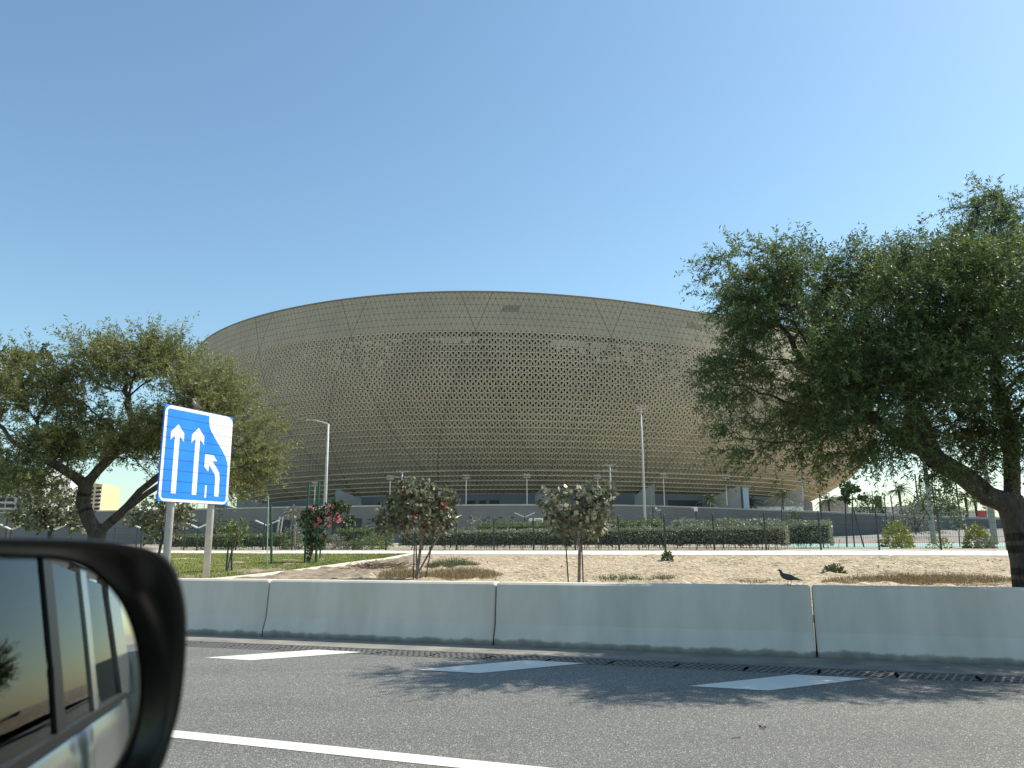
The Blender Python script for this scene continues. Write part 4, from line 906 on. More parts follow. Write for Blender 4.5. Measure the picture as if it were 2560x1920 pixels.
for r in range(36):
    e = r % 2
    T0, T1 = pnt(r, cols), pnt(r, cols+1); Bt = pnt(r+1, cols) if e == 0 else pnt(r+1, cols+1)   # pointing down: T0,T1,Bt
    if e == 0: B0, B1, Tp = pnt(r+1, cols-1), pnt(r+1, cols), pnt(r, cols)
    else: B0, B1, Tp = pnt(r+1, cols), pnt(r+1, cols+1), pnt(r, cols)
    for tri in (np.stack([T0, Bt, T1], 1), np.stack([Tp, B0, B1], 1)):
        cen = tri.mean(1, keepdims=True); nrm = np.cross(tri[:, 1]-tri[:, 0], tri[:, 2]-tri[:, 0]); nrm /= np.linalg.norm(nrm, axis=1)[:, None]
        outw = cen[:, 0, :2]-SC; flip = (nrm[:, :2]*outw).sum(1) < 0; nrm[flip] *= -1
        nn = nrm[:, None, :]
        if r < 6:
            o1 = cen+(tri-cen)*.91+nn*.03; o2 = cen+(tri-cen)*.95-nn*.06
            V = np.concatenate([o1, o2], 1).reshape(-1, 3); b0 = np.arange(len(tri))[:, None]*6
            gB.add(V, b0+np.array([[0, 1, 2]]))
            phv = cols*DPH+PH0
            if r == 2:
                hv = ((phv > -4.3) & (phv < -2.2)) | ((phv > 17.1) & (phv < 18.8))
                V3 = cen+(tri-cen)*.74+nn*.045; V4 = cen+(tri-cen)*.74-nn*.03; Vv = np.concatenate([V3, V4], 1)[hv].reshape(-1, 3); bv = np.arange(hv.sum())[:, None]*6
                gV.add(Vv, np.concatenate([bv+np.array([[0, 1, 2]])])); gV.f.append(np.concatenate([bv+np.array([[0, 3, 4, 1]]), bv+np.array([[1, 4, 5, 2]]), bv+np.array([[2, 5, 3, 0]])])+gV.n-len(Vv))
            gB.f.append(np.concatenate([b0+np.array([[0, 3, 4, 1]]), b0+np.array([[1, 4, 5, 2]]), b0+np.array([[2, 5, 3, 0]])])+gB.n-len(V))
        else:
            s_in = .58
            o1 = cen+(tri-cen)*.875+nn*.10; i1 = cen+(tri-cen)*s_in+nn*.02; i2 = cen+(tri-cen)*(s_in-.03)-nn*.55; o2 = cen+(tri-cen)*.89-nn*.35
            V = np.concatenate([o1, i1, i2, o2], 1).reshape(-1, 3); b0 = np.arange(len(tri))[:, None]*12; q = []
            for k in range(3):
                k2 = (k+1) % 3
                q += [b0+np.array([[k, k2, 3+k2, 3+k]]), b0+np.array([[3+k, 3+k2, 6+k2, 6+k]]), b0+np.array([[9+k, 9+k2, k2, k]])]
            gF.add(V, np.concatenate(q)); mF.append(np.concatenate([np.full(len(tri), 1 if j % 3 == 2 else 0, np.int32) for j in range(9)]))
            ph = cols*DPH+PH0; rr_ = r-6
            pr = np.zeros(len(cols))
            pr = np.where((rr_ >= 1) & (rr_ <= 2) & (ph > 1) & (ph < 22), .75, pr); pr = np.where((rr_ == 3) & (ph > 5) & (ph < 24), .45, pr)
            pr = np.where((rr_ >= 3) & (rr_ <= 6) & (ph > 12) & (ph < 32), .4, pr); pr = np.where((rr_ == 1) & (ph > -14) & (ph < -7), .7, pr)
            pr = np.where((rr_ >= 1) & (rr_ <= 4) & (ph > -40) & (ph < -16), .35-.05*rr_, pr)
            clump = np.array([fbm(p_*.35, rr_*.9, 1.0, 2) for p_ in ph]); hit = rng.random(len(ph)) < pr*(.75+clump)
            if hit.any():  # plates added in holes where sunlight would show on the interior
                I3 = (cen+(tri-cen)*.58-nn*.30)[hit]
                I3 += rng.normal(size=I3.shape)*.05
                gF.add(I3.reshape(-1, 3), np.arange(3*hit.sum()).reshape(-1, 3)); mF.append(np.full(hit.sum(), 2, np.int32))
lf = gF.build('lattice_facade', M['facade'], st); gB.build('upper_band', M['facade_band'], st); gV.build('band_vent', M['facade_dark'], st); lf.data.materials.append(M['facade_dark']); lf.data.materials.append(M['sunlit_fill']); lf.data.polygons.foreach_set('material_index', np.concatenate(mF))
# ribs along the mega diagonals
gR = MB(); gS = MB(); PHA = -6.89
def rib(g_, r0, r1, phs, sgn, wd, th_):
    rs = np.arange(r0, r1+1); ph = phs+sgn*(rs-r0)*DPH/2; pts = surf(rs, ph); outw = pts.copy(); outw[:, :2] -= SC; outw[:, 2] = 0; outw /= np.linalg.norm(outw, axis=1)[:, None]
    T = np.gradient(pts, axis=0); T /= np.linalg.norm(T, axis=1)[:, None]; s_ = np.cross(T, outw); s_ /= np.linalg.norm(s_, axis=1)[:, None]; nn = np.cross(s_, T)
    nn *= np.sign((nn*outw).sum(1))[:, None]
    A_ = pts-s_*wd/2+nn*th_; B_ = pts+s_*wd/2+nn*th_; C_ = pts+s_*wd/2-nn*.3; D_ = pts-s_*wd/2-nn*.3; m_ = len(rs)
    V = np.concatenate([A_, B_, C_, D_]); fs = []
    for i in range(m_-1):
        for a, b_ in ((0, 1), (1, 2), (3, 0)): fs.append((a*m_+i, b_*m_+i, b_*m_+i+1, a*m_+i+1))
    g_.add(V, fs)
for k in range(-7, 8):
    ap = PHA+15*k
    for sgn in (-1, 1):
        rib(gR, 0, 6, ap-sgn*3*DPH, sgn, .24, .08); rib(gR, 6, 36, ap, sgn, .30, .11)
for k in range(-28, 29):
    for sgn in (-1, 1): rib(gS, 0, 6, PHA+k*6*DPH-sgn*3*DPH, sgn, .11, .06)
gR.build('diagonal_rib', M['facade_dark'], st); gS.build('band_seam', M['facade_dark'], st)
# ring beams at the lower rows, rim cap, backing shell, roof
phs = np.linspace(-125, 118, 240)
gT = MB()
for r in list(range(27, 37)): 
    pts = surf(np.full(len(phs), float(r)), phs); outw = pts-np.array([*SC, 0]); outw[:, 2] = 0; outw /= np.linalg.norm(outw, axis=1)[:, None]; gT.tube(pts+outw*.18-[0, 0, .05], .17, 5, False)
gT.build('ring_beam', M['facade'], st, smooth=True)
gT = MB(); gT.tube(surf(np.zeros(240), phs), .3, 6, False); gT.build('rim_cap', M['facade_dark'], st, smooth=True)
def shell(rows, inset, phs_, name, mat):
    g_ = MB(); m_ = len(phs_); V = []
    for r in rows:
        p_ = surf(np.full(m_, float(r)), phs_); o_ = p_-np.array([*SC, 0]); o_[:, 2] = 0; o_ /= np.linalg.norm(o_, axis=1)[:, None]; V.append(p_-o_*inset)
    V = np.concatenate(V); i = np.arange(len(rows)*m_).reshape(len(rows), m_)
    g_.add(V, np.stack([i[:-1, :-1], i[:-1, 1:], i[1:, 1:], i[1:, :-1]], -1).reshape(-1, 4)); g_.build(name, mat, st, smooth=True)
full = np.linspace(-180, 180, 361)
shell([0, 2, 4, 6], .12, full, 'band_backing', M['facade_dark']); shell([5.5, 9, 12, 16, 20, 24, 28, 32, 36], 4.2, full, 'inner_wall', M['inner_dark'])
a_ = np.radians(full[:-1]); V = [(SC[0]+rr_*math.sin(q), SC[1]-rr_*math.cos(q), z_) for rr_, z_ in ((149, None), (90, 66)) for q in a_ for z_ in ((float(smooth_interp(math.degrees(q)))-1.2) if z_ is None else z_,)]
g = MB(); n = 360; g.add(V, [(k, (k+1) % n, n+(k+1) % n, n+k) for k in range(n)]); g.build('roof', M['facade_band'], st)
# concourse wall under the bowl with its openings
def phi_at(px, rad):
    d = ray(px, 1250); cx_, cy_ = SC; A_ = d[0]**2+d[1]**2; B_ = -(d[0]*cx_+d[1]*cy_); C_ = cx_**2+cy_**2-rad**2; t_ = (-B_-math.sqrt(max(0, B_*B_-A_*C_)))/A_; P3 = d*t_
    return math.degrees(math.atan2(P3[0]-cx_, cy_-P3[1]))
RW = 124.0
g = MB(); ph = np.linspace(-100, 100, 161); a_ = np.radians(ph); m_ = len(ph)
V = [(SC[0]+RW*math.sin(q), SC[1]-RW*math.cos(q), z_) for z_ in (9.6, 15.6) for q in a_]; g.add(V, [(k, k+1, m_+k+1, m_+k) for k in range(m_-1)])
g.build('concourse_wall', M['concrete_wall'], st)
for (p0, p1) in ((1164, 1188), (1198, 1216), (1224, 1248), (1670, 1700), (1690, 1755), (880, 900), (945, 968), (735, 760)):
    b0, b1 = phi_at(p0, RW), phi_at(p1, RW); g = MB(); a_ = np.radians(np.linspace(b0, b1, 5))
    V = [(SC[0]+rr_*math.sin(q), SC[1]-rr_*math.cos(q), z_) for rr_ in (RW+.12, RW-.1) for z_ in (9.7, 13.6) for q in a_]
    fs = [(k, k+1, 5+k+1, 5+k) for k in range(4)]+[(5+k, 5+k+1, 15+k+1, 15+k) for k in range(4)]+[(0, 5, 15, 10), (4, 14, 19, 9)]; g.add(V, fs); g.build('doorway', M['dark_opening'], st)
# concrete wedge fins
for px in (505, 592, 838, 1085, 1361, 1638, 1853, 2008, 2120):
    RO, RI = 139.0, 129.0; phi = math.radians(phi_at(px, RO)) if px < 2100 else math.radians(58); o_ = np.array([math.sin(phi), -math.cos(phi)]); t_ = np.array([math.cos(phi), math.sin(phi)])
    O = SC+o_*RO; I1 = SC+o_*RI-t_*2.3; I2 = SC+o_*RI+t_*2.3; zo, zi, zb_ = 17.6, 14.6, 9.55
    g = MB(); g.add([(*O, zb_), (*I1, zb_), (*I2, zb_), (*O, zo), (*I1, zi), (*I2, zi)], [(0, 2, 5, 3), (1, 0, 3, 4), (2, 1, 4, 5), (3, 5, 4), (0, 1, 2)]); g.build('concrete_fin', M['concrete'], st)

# podium and its long wall
wl = [(-260, 215), (-100, 206), (231, 200), (390, 197), (640, 186), (887, 181), (1121, 179.5), (1300, 180), (1450, 183), (1609, 188), (1815, 185), (2008, 166), (2079, 156), (2288, 131), (2467, 113), (2700, 98), (3100, 84)]
wz = np.array([9.55]*9+[9.5, 8.6, 7.1, 6.55, 5.0, 4.2, 3.6, 3.0])
wp = np.array([at_y(px, 1270, Y)[:2] for px, Y in wl])
def dens(pts, n=8):
    out = []
    for a, b_ in zip(pts[:-1], pts[1:]): out += [a+(b_-a)*k/n for k in range(n)]
    out = np.array(out+[pts[-1]])
    k = np.ones(9)/9; pad = np.concatenate([np.repeat(out[:1], 4, 0), out, np.repeat(out[-1:], 4, 0)]); return np.stack([np.convolve(pad[:, i], k, 'valid') for i in range(pad.shape[1])], 1)
wd3 = dens(np.concatenate([wp, wz[:, None]], 1)); wd = wd3[:, :2]; wtz = wd3[:, 2]; m_ = len(wd); T = np.gradient(wd, axis=0); T /= np.linalg.norm(T, axis=1)[:, None]; nb = np.stack([-T[:, 1], T[:, 0]], 1)
pw = thing('retaining_wall', (*wd[m_//2], 1.0), 'long grey concrete podium wall in front of the stadium', 'wall')
g = MB(); WT = 9.55
V = [(*p_, z_ if z_ is not None else zt_+dz_) for off, z_, dz_ in ((0, .9, 0), (0, None, 0), (.5, None, 0), (.5, None, -.6)) for p_, zt_ in zip(wd+nb*off, wtz)]
fs = [];
for a in range(3): fs += [(a*m_+k, a*m_+k+1, (a+1)*m_+k+1, (a+1)*m_+k) for k in range(m_-1)]
g.add(V, fs); g.build('wall_face', M['concrete_wall'], pw)
g = MB(); V = [(*p_, zt_+dz_) for off, dz_ in ((-.08, -.25), (-.08, .08), (.58, .08), (.58, -.25)) for p_, zt_ in zip(wd+nb*off, wtz)]; fs = []
for a in range(3): fs += [(a*m_+k, a*m_+k+1, (a+1)*m_+k+1, (a+1)*m_+k) for k in range(m_-1)]
g.add(V, fs); g.build('coping', M['concrete'], pw)
def wall_pt(px):
    k = ray(px, 1300); k = k[0]/k[1]; f_ = wd[:, 0]-k*wd[:, 1]; i = int(np.where(np.diff(np.sign(f_)) != 0)[0][0]); t_ = f_[i]/(f_[i]-f_[i+1]); return wd[i]+(wd[i+1]-wd[i])*t_, T[i], nb[i]
def wall_box(gx, px0, px1, y0, y1, proud=.06):
    (a, t_, n_), (b_, _, _) = wall_pt(px0), wall_pt(px1); z0 = at_y(px0, y1, a[1])[2]; z1 = at_y(px0, y0, a[1])[2]; c = (a+b_)/2-n_*0; L_ = np.linalg.norm(b_-a)
    gx.box((c[0], c[1], (z0+z1)/2), (L_, proud*2, z1-z0), rotz(math.atan2(t_[1], t_[0])))
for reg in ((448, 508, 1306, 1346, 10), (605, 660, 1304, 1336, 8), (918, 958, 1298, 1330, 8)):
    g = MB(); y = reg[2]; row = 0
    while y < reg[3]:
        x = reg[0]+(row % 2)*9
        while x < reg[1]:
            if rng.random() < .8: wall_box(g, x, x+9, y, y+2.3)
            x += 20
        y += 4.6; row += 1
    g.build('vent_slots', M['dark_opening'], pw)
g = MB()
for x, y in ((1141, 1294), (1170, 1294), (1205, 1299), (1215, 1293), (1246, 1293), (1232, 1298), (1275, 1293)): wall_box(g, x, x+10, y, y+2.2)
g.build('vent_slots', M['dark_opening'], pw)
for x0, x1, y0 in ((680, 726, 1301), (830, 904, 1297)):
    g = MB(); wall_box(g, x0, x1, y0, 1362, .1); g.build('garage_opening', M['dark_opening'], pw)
# pale bank rising to the wall at the right
i0 = int(np.argmin(np.abs(wd[:, 0]/wd[:, 1]-(2000-1280)/F))); g = MB(); V = []
for i in range(i0, m_): t_ = min(1, (i-i0)/20); V += [(*(wd[i]-nb[i]*26), 1.004), (*(wd[i]-nb[i]*.05), 1.0+1.7*t_)]
n = m_-i0; g.add(V, [(2*k, 2*k+2, 2*k+3, 2*k+1) for k in range(n-1)]); structure('bank', g, M['gutter'])
# podium deck
g = MB(); n = 121; ph = np.radians(np.linspace(-100, 100, n)); inner = [(SC[0]+112*math.sin(q), SC[1]-112*math.cos(q), 9.3) for q in ph]
k_ = np.linspace(0, m_-1, n).astype(int); outer = [(*(wd[i]+nb[i]*.5), wtz[i]-.25) for i in k_]; g.add(outer+inner, [(k, k+1, n+k+1, n+k) for k in range(n-1)]); structure('podium_deck', g, M['concrete'])

# ================================================================== LIGHTS, POLES, FAR THINGS
def pole(name, label, px, Y, ztop, r0, r1, cat='lamp post', z0=.95, head=None, group=None, lean=0, mat='galv'):
    x = xy(px, Y); th = thing(name, (x, Y, z0), label, cat, group); g = MB(); g.tube([(x, Y, z0), (x, Y, (z0+ztop)/2), (x, Y, ztop)], [r0, (r0+r1)/2, r1], 12); g.build('pole', M[mat], th, smooth=True)
    if head == 'arm':
        g = MB(); g.tube([(x, Y, ztop-.02), (x-.35, Y-.1, ztop+.12), (x-.9, Y-.3, ztop+.22)], [.05, .045, .04], 8); g.build('arm', M[mat], th)
        g = MB(); g.box((x-1.15, Y-.38, ztop+.25), (.7, .22, .09), rotz(.3)); g.box((x-1.15, Y-.38, ztop+.20), (.5, .16, .03), rotz(.3)); g.build('lamp_head', M['galv'], th)
    if head == 'flood':
        g = MB(); g.box((x, Y, ztop), (1.8*r0/.15, .1, .1)); g.box((x, Y, ztop-1.4*r0/.15*.6), (2.1*r0/.15, .1, .1)); g.build('crossbar', M[mat], th)
        for k in (-1, -.4, .4, 1):
            for dz, wd_ in ((.15, .8), (-1.4*r0/.15*.6+.15, .95)):
                g = MB(); xx = x+k*wd_*r0/.15; g.box((xx, Y-.15, ztop+dz), (.34, .2, .24), Matrix.Rotation(-.5, 3, 'X')); g.box((xx, Y-.02, ztop+dz-.1), (.1, .1, .2)); g.build('floodlight', M['pole_grey'], th)
    if head == 'ring':
        g = MB(); an = np.linspace(0, 6.283, 13); g.tube(np.stack([x+.5*np.cos(an), Y+.5*np.sin(an), 0*an+ztop-.25], 1), .05, 6, False); g.build('ring', M[mat], th)
        for k in range(8):
            g = MB(); q = k*math.pi/4; g.box((x+.62*math.cos(q), Y+.62*math.sin(q), ztop-.05), (.28, .2, .16), rotz(q) @ np.array(Matrix.Rotation(.5, 3, 'Y'))); g.box((x+.3*math.cos(q), Y+.3*math.sin(q), ztop-.2), (.5, .05, .05), rotz(q)); g.build('floodlight', M['pole_grey'], th)
    if head == 'box':
        g = MB(); g.box((x, Y, ztop), (1.1, .5, .35)); g.box((x, Y, ztop+.25), (.5, .3, .16)); g.build('lamp_head', M['tank_green'], th)
    return th
pole('street_lamp', 'grey street lamp with one short arm to the left, before the stadium', 811, 56, at_y(817, 1060, 56)[2], .15, .08, head='arm')
pole('light_mast', 'tall slim pale light mast crowned by small floodlights, right of centre', 1613, 88, at_y(1605, 1018, 88)[2], .16, .09, head='ring')
fl = [(782, 1208, 'far left of the row, behind the green stakes'), (971, 1192, 'left of the orange flowered tree top'), (1163, 1190, 'between the two small staked trees'), (1316, 1188, 'beside the pointed concrete fin'), (1495, 1190, 'left of the tallest podium floodlight'), (1661, 1187, 'just right of the tall slim mast'), (1818, 1190, 'left of the grey fin near the right tree'), (2010, 1195, 'farthest right under the big tree')]
for px, py, tx in fl:
    a, t_, n_ = wall_pt(px+2); a = a+n_*6; Yq = a[1]; pole('podium_floodlight', 'thin floodlight pole on the podium, '+tx, px+2, Yq, at_y(px, py, Yq)[2], .11, .07, 'floodlight', 9.3, 'flood', 'floodlight poles along the podium edge')
a, t_, n_ = wall_pt(1530); pole('podium_floodlight', 'tallest white floodlight pole on the podium, near the open crowned tree', 1529, a[1]+9, at_y(1527, 1163, a[1]+9)[2], .24, .16, 'floodlight', 9.3, 'flood', 'floodlight poles along the podium edge')
a, t_, n_ = wall_pt(1005); pole('podium_floodlight', 'thick white floodlight pole rising behind the orange flowered tree', 1003, a[1]+9, at_y(1003, 1180, a[1]+9)[2], .24, .16, 'floodlight', 9.3, 'flood', 'floodlight poles along the podium edge')
pole('lamp_pole', 'thick grey pole rising behind the yellow shrubs into the right tree', 2328, 62, at_y(2308, 1090, 62)[2], .20, .14, mat='pole_grey')
pole('lamp_pole', 'thick pale pole standing just left of the big tree trunk', 2480, 58, at_y(2460, 1120, 58)[2], .23, .17, mat='pole_grey')
for px, py, Y, r, tx, hd in ((2300, 1185, 190, .28, 'left of the pair between the palm and the thick grey pole', None), (2309, 1200, 210, .24, 'right of the pair between the palm and the thick grey pole', None), (2340, 1195, 200, .26, 'right of the thick grey pole', None), (2347, 1216, 180, .2, 'bent over beside the thick grey pole', None), (2401, 1192, 190, .26, 'behind the row of palms', None), (2357, 1226, 160, .16, 'with a small square head left of the palms', 'box'), (2187, 1225, 230, .2, 'above the round dark tree', None), (345, 1255, 215, .16, 'seen through the left tree fork gap', None), (478, 1255, 215, .14, 'left of the pair between the sign posts', None), (490, 1255, 215, .14, 'right of the pair between the sign posts', None), (508, 1258, 215, .12, 'just left of the right sign post', None)):
    pole('mast', 'distant thin dark mast '+tx, px, Y, at_y(px, py, Y)[2], r, r*.6, 'mast', 1.0, hd, 'thin masts on the skyline', mat='tank_green')
# Y shaped path lights
def bollard(px, py, Y, label, style='Y'):
    x = xy(px, Y); z1 = at_y(px, py, Y)[2]; th = thing('path_light', (x, Y, .95), label, 'path light', 'low white path lights'); g = MB(); g.tube([(x, Y, .95), (x, Y, z1)], .05, 8); g.build('pole', M['dark_metal'], th)
    for k in (-1, 1):
        g = MB(); c = np.array([x+k*.42, Y, z1+.13]); R_ = np.array(Matrix.Rotation(-k*.42, 3, 'Y')); g.box(c, (.86, .22, .07), R_); g.box(c+[k*.05, 0, .045], (.5, .14, .03), R_); g.build('lamp_arm', M['white_paint'], th)
for px, py, Y, tx in ((31, 1322, 55, 'at the far left above the car mirror'), (138, 1322, 55, 'below the round grey green tree'), (358, 1320, 55, 'left of the left sign post'), (240, 1325, 55, 'behind the left tree trunk fork'), (497, 1318, 55, 'between the two sign posts'), (668, 1312, 55, 'beside the lone green stake'), (955, 1310, 60, 'left of the orange flowered tree'), (1127, 1298, 60, 'right of the orange flowered tree'), (1312, 1291, 62, 'just left of the white goal frame')):
    bollard(px, py, Y, 'low path light with two raised white wings '+tx)
x = xy(1741, 70); th = thing('square_light', (x, 70, .95), 'dark bollard light with a square white head before the grey wall', 'path light'); g = MB(); g.tube([(x, 70, .95), (x, 70, at_y(1741, 1276, 70)[2])], .07, 8); g.build('pole', M['dark_metal'], th)
g = MB(); zt = at_y(1741, 1273, 70)[2]; g.box((x, 70, zt), (.28, .22, .36)); g.box((x-.24, 70, zt+.12), (.3, .16, .06)); g.build('lamp_head', M['white_paint'], th)
# white goal frame on the pitch
xa, xb = xy(1324, 64), xy(1356, 64); th = thing('goal_frame', ((xa+xb)/2, 64, 1.0), 'small white goal frame before the wall left of the open crowned tree', 'goal'); g = MB(); zt = at_y(1340, 1297, 64)[2]
for q in ([(xa, 64, 1), (xa, 64, zt), (xb, 64, zt), (xb, 64, 1)], [(xa, 65, 1), (xa, 65, zt-.1), (xb, 65, zt-.1), (xb, 65, 1)]): 
    for a, b_ in zip(q[:-1], q[1:]): g.tube([a, b_], .055, 6)
for x in (xa, xb): g.tube([(x, 64, zt), (x, 65, zt-.1)], .05, 6)
g.build('frame', M['white_paint'], th); g = MB()
for k in range(12): g.box((xa+(xb-xa)*k/11, 65, (1+zt-.1)/2), (.02, .01, zt-1.1))
for k in range(10): g.box(((xa+xb)/2, 65.01, 1+(zt-1.1)*k/9), (xb-xa, .01, .02))
g.build('net', M['white_paint'], th)
# leaning white boards by the garage openings
for p0, p1, tx in (((690, 1334), (699, 1292), 'pale leaning strut before the left garage opening'), ((870, 1325), (866, 1285), 'pale leaning strut before the right garage opening')):
    a = at_y(*p0, 120); b_ = at_y(*p1, 120); a[2] = 1.0; g = MB(); g.tube([a, b_], .13, 6); g.tube([a+[.5, 0, 0], b_+[.5, 0, 0]], .10, 6)
    for k in range(8): q = a+(b_-a)*(k+.5)/8; g.tube([q, q+[.5, 0, 0]], .05, 5)
    o = g.build('strut', M['concrete'], origin=a); tag(o, tx, 'strut')

# palms
def palm(name, label, px, Y, ztop, z0=1.0, fl_=3.0, nf=26, tr=.22, group='date palms'):
    x = xy(px, Y); th = thing(name, (x, Y, z0), label, 'palm', group); g = MB(); H_ = ztop-z0
    g.tube([(x, Y, z0), (x+.05, Y, z0+H_*.5), (x, Y, ztop)], [tr*1.2, tr, tr*1.15], 10); g.build('trunk', M['bark'], th, smooth=True); g = MB(); c = np.array([x, Y, ztop])
    for k in range(nf):
        az = k*2.39996+rng.random()*.4; el = rng.uniform(-.45, 1.35); L_ = fl_*rng.uniform(.8, 1.1); hd = np.array([math.cos(az), math.sin(az), 0]); m2 = 16; s_ = np.linspace(0, 1, m2)
        arc = c+hd*(L_*s_*math.cos(el))[:, None]+np.array([0, 0, 1])*(L_*s_*math.sin(el)-L_*.55*s_**2)[:, None] if False else np.stack([c[0]+hd[0]*L_*s_*math.cos(el), c[1]+hd[1]*L_*s_*math.cos(el), c[2]+L_*s_*math.sin(el)-L_*.55*s_**2], 1)
        g.tube(arc, np.linspace(.03, .008, m2)*fl_/3, 3, False); T_ = np.gradient(arc, axis=0); T_ /= np.linalg.norm(T_, axis=1)[:, None]; sd_ = np.cross(T_, [0, 0, 1.]); sd_ /= np.linalg.norm(sd_, axis=1)[:, None]+1e-9
        for sg_ in (-1, 1):
            for rep in (0, .5):
                p0 = arc[2:]-T_[2:]*L_/m2*rep; d = sd_[2:]*sg_*.8+T_[2:]*.7; d[:, 2] -= .25; d /= np.linalg.norm(d, axis=1)[:, None]
                ll = L_*.19*(1-.5*s_[2:]**2); add_leaves(g, leaf_quads(p0, d, ll, ll*.075))
    g.build('fronds', M['leaf_palm'], th); return th
palm('date_palm', 'small sunlit palm on the podium in front of the dark wide opening', 1781, 222, at_y(1781, 1252, 222)[2], 9.3, 5.0)
palm('date_palm', 'small grey palm on the podium right of the grey blue fin', 1880, 250, at_y(1880, 1258, 250)[2], 9.3, 4.8)
palm('date_palm', 'leaning palm under the right end of the stadium bowl', 1960, 210, at_y(1955, 1240, 210)[2], 4, 5.0)
palm('date_palm', 'ragged palm behind the tall black post right of the stadium', 2075, 180, at_y(2075, 1250, 180)[2], 1.0, 4.0)
palm('date_palm', 'tallest palm against the pale sky under the right tree', 2255, 150, at_y(2257, 1225, 150)[2], 1.0, 3.2, 30)
palm('date_palm', 'broad low palm just right of the thick grey pole', 2376, 130, at_y(2376, 1263, 130)[2], 1.0, 3.4)
palm('date_palm', 'upright palm left of the red booth', 2420, 150, at_y(2417, 1245, 150)[2], 1.0, 3.2)
palm('date_palm', 'palm directly beside the red booth', 2443, 160, at_y(2441, 1250, 160)[2], 1.0, 3.2)
palm('date_palm', 'hazy palm behind the thick pale pole at the right', 2505, 180, at_y(2500, 1250, 180)[2], 1.0, 4.2)
palm('date_palm', 'drooping palm low at the far left beside the grey apartments', 20, 120, at_y(18, 1288, 120)[2], 1.0, 2.2)

# low far structures on the right
def far_box(name, label, px0, px1, y0, Y, dep, mat, cat, z0=1.0, extra=None):
    xa, xb = xy(px0, Y), xy(px1, Y); zt = at_y((px0+px1)/2, y0, Y)[2]; th = thing(name, ((xa+xb)/2, Y, z0), label, cat); g = MB(); g.box(((xa+xb)/2, Y+dep/2, (z0+zt)/2), (xb-xa, dep, zt-z0)); g.build('walls', mat, th)
    g = MB(); g.box(((xa+xb)/2, Y+dep/2, zt+.12), (xb-xa+.5, dep+.5, .24)); g.build('roof', M['concrete'] if extra is None else extra, th); return th
far_box('long_building', 'long low white building behind the dark wall right of the stadium', 2086, 2298, 1268, 470, 20, M['apt_white'], 'building')
far_box('long_building', 'low white building with blue roof behind the palms', 2292, 2345, 1262, 430, 25, M['apt_white'], 'building', extra=M['steel_blue'])
far_box('long_building', 'pale long building behind the palms left of the big trunk', 2375, 2490, 1277, 460, 30, M['apt_white'], 'building')
far_box('parapet', 'bright white low wall on the podium at the right of the bowl', 1822, 2010, 1268, 250, 1.0, M['apt_white'], 'wall', 9.3)
xq = xy(2200, 300); th = thing('water_tank', (xq, 300, 1), 'dark green square water tank above the white building', 'tank'); g = MB(); zt = at_y(2200, 1240, 300)[2]; zl = at_y(2200, 1268, 300)[2]; g.box((xq, 300, (zt+zl)/2), (2.0, 2.0, zt-zl)); g.tube([(xq, 300, zt), (xq, 300, zt+.3)], [1.0, .6], 8); g.build('tank', M['tank_green'], th)
g = MB()
for sx in (-.8, .8):
    for sy in (-.8, .8): g.tube([(xq+sx, 300+sy, 1), (xq+sx, 300+sy, zl)], .12, 6)
g.build('legs', M['tank_green'], th)
xq = xy(2457, 240); th = thing('red_booth', (xq, 240, 1), 'small red booth among the palms at the right', 'booth'); g = MB(); zt = at_y(2457, 1279, 240)[2]; g.box((xq, 240, (1+zt)/2), (2.0, 1.6, zt-1)); g.build('walls', M['red_paint'], th); g = MB(); g.box((xq, 240, zt+.1), (2.3, 1.9, .2)); g.build('roof', M['red_paint'], th); g = MB(); g.box((xq, 239.18, zt-1.2), (1.0, .06, 1.2)); g.build('window', M['window_dark'], th)
# grey blue kiosk beside the fin
far_box('kiosk', 'tall grey blue kiosk beside the fin near the small grey palm', 1862, 1876, 1221, 240, 4, M['steel_blue'], 'kiosk', 9.3)

# apartments on the left
def apartments(label, px0, px1, y0, Y, mat, ncol, nrow, balc, mat2):
    xa, xb = xy(px0, Y), xy(px1, Y); zt = at_y((px0+px1)/2, y0, Y)[2]; W = xb-xa; th = thing('apartment_building', ((xa+xb)/2, Y, 1), label, 'building'); g = MB(); g.box(((xa+xb)/2, Y+12, (1+zt)/2), (W, 24, zt-1)); g.build('walls', mat, th)
    g = MB(); g.box(((xa+xb)/2, Y+12, zt+.6), (W*.7, 16, 1.2)); g.box(((xa+xb)/2, Y-.15, zt+.3), (W+1, .5, .6)); g.build('roof', mat2, th)
    cw = W/ncol; rh = (zt-4)/nrow
    for i in range(ncol):
        for j in range(nrow):
            cx_ = xa+(i+.5)*cw; cz = 3+(j+.55)*rh; wdw = MB()
            bal = i in balc
            wdw.box((cx_, Y-.03, cz), (cw*(.80 if bal else .46), .3, rh*.62)); w_ = wdw.build('window', M['dark_opening'], th)
            if bal: gb = MB(); gb.box((cx_, Y-.8, cz-rh*.36), (cw*.9, 1.5, .5)); gb.build('balcony', M['apt_white'], th)
    return th
apartments('grey and white apartment block with glazed balconies at the far left', -60, 100, 1178, 420, M['apt_grey'], 7, 11, (2, 3, 5, 6), M['apt_white'])
apartments('pale apartment block behind the round grey green tree', 100, 166, 1190, 470, M['apt_white'], 4, 12, (0, 1, 3), M['apt_white'])
apartments('yellow apartment block behind the left tree trunk', 168, 247, 1213, 520, M['apt_yellow'], 5, 13, (0, 1, 4), M['apt_yellow'])

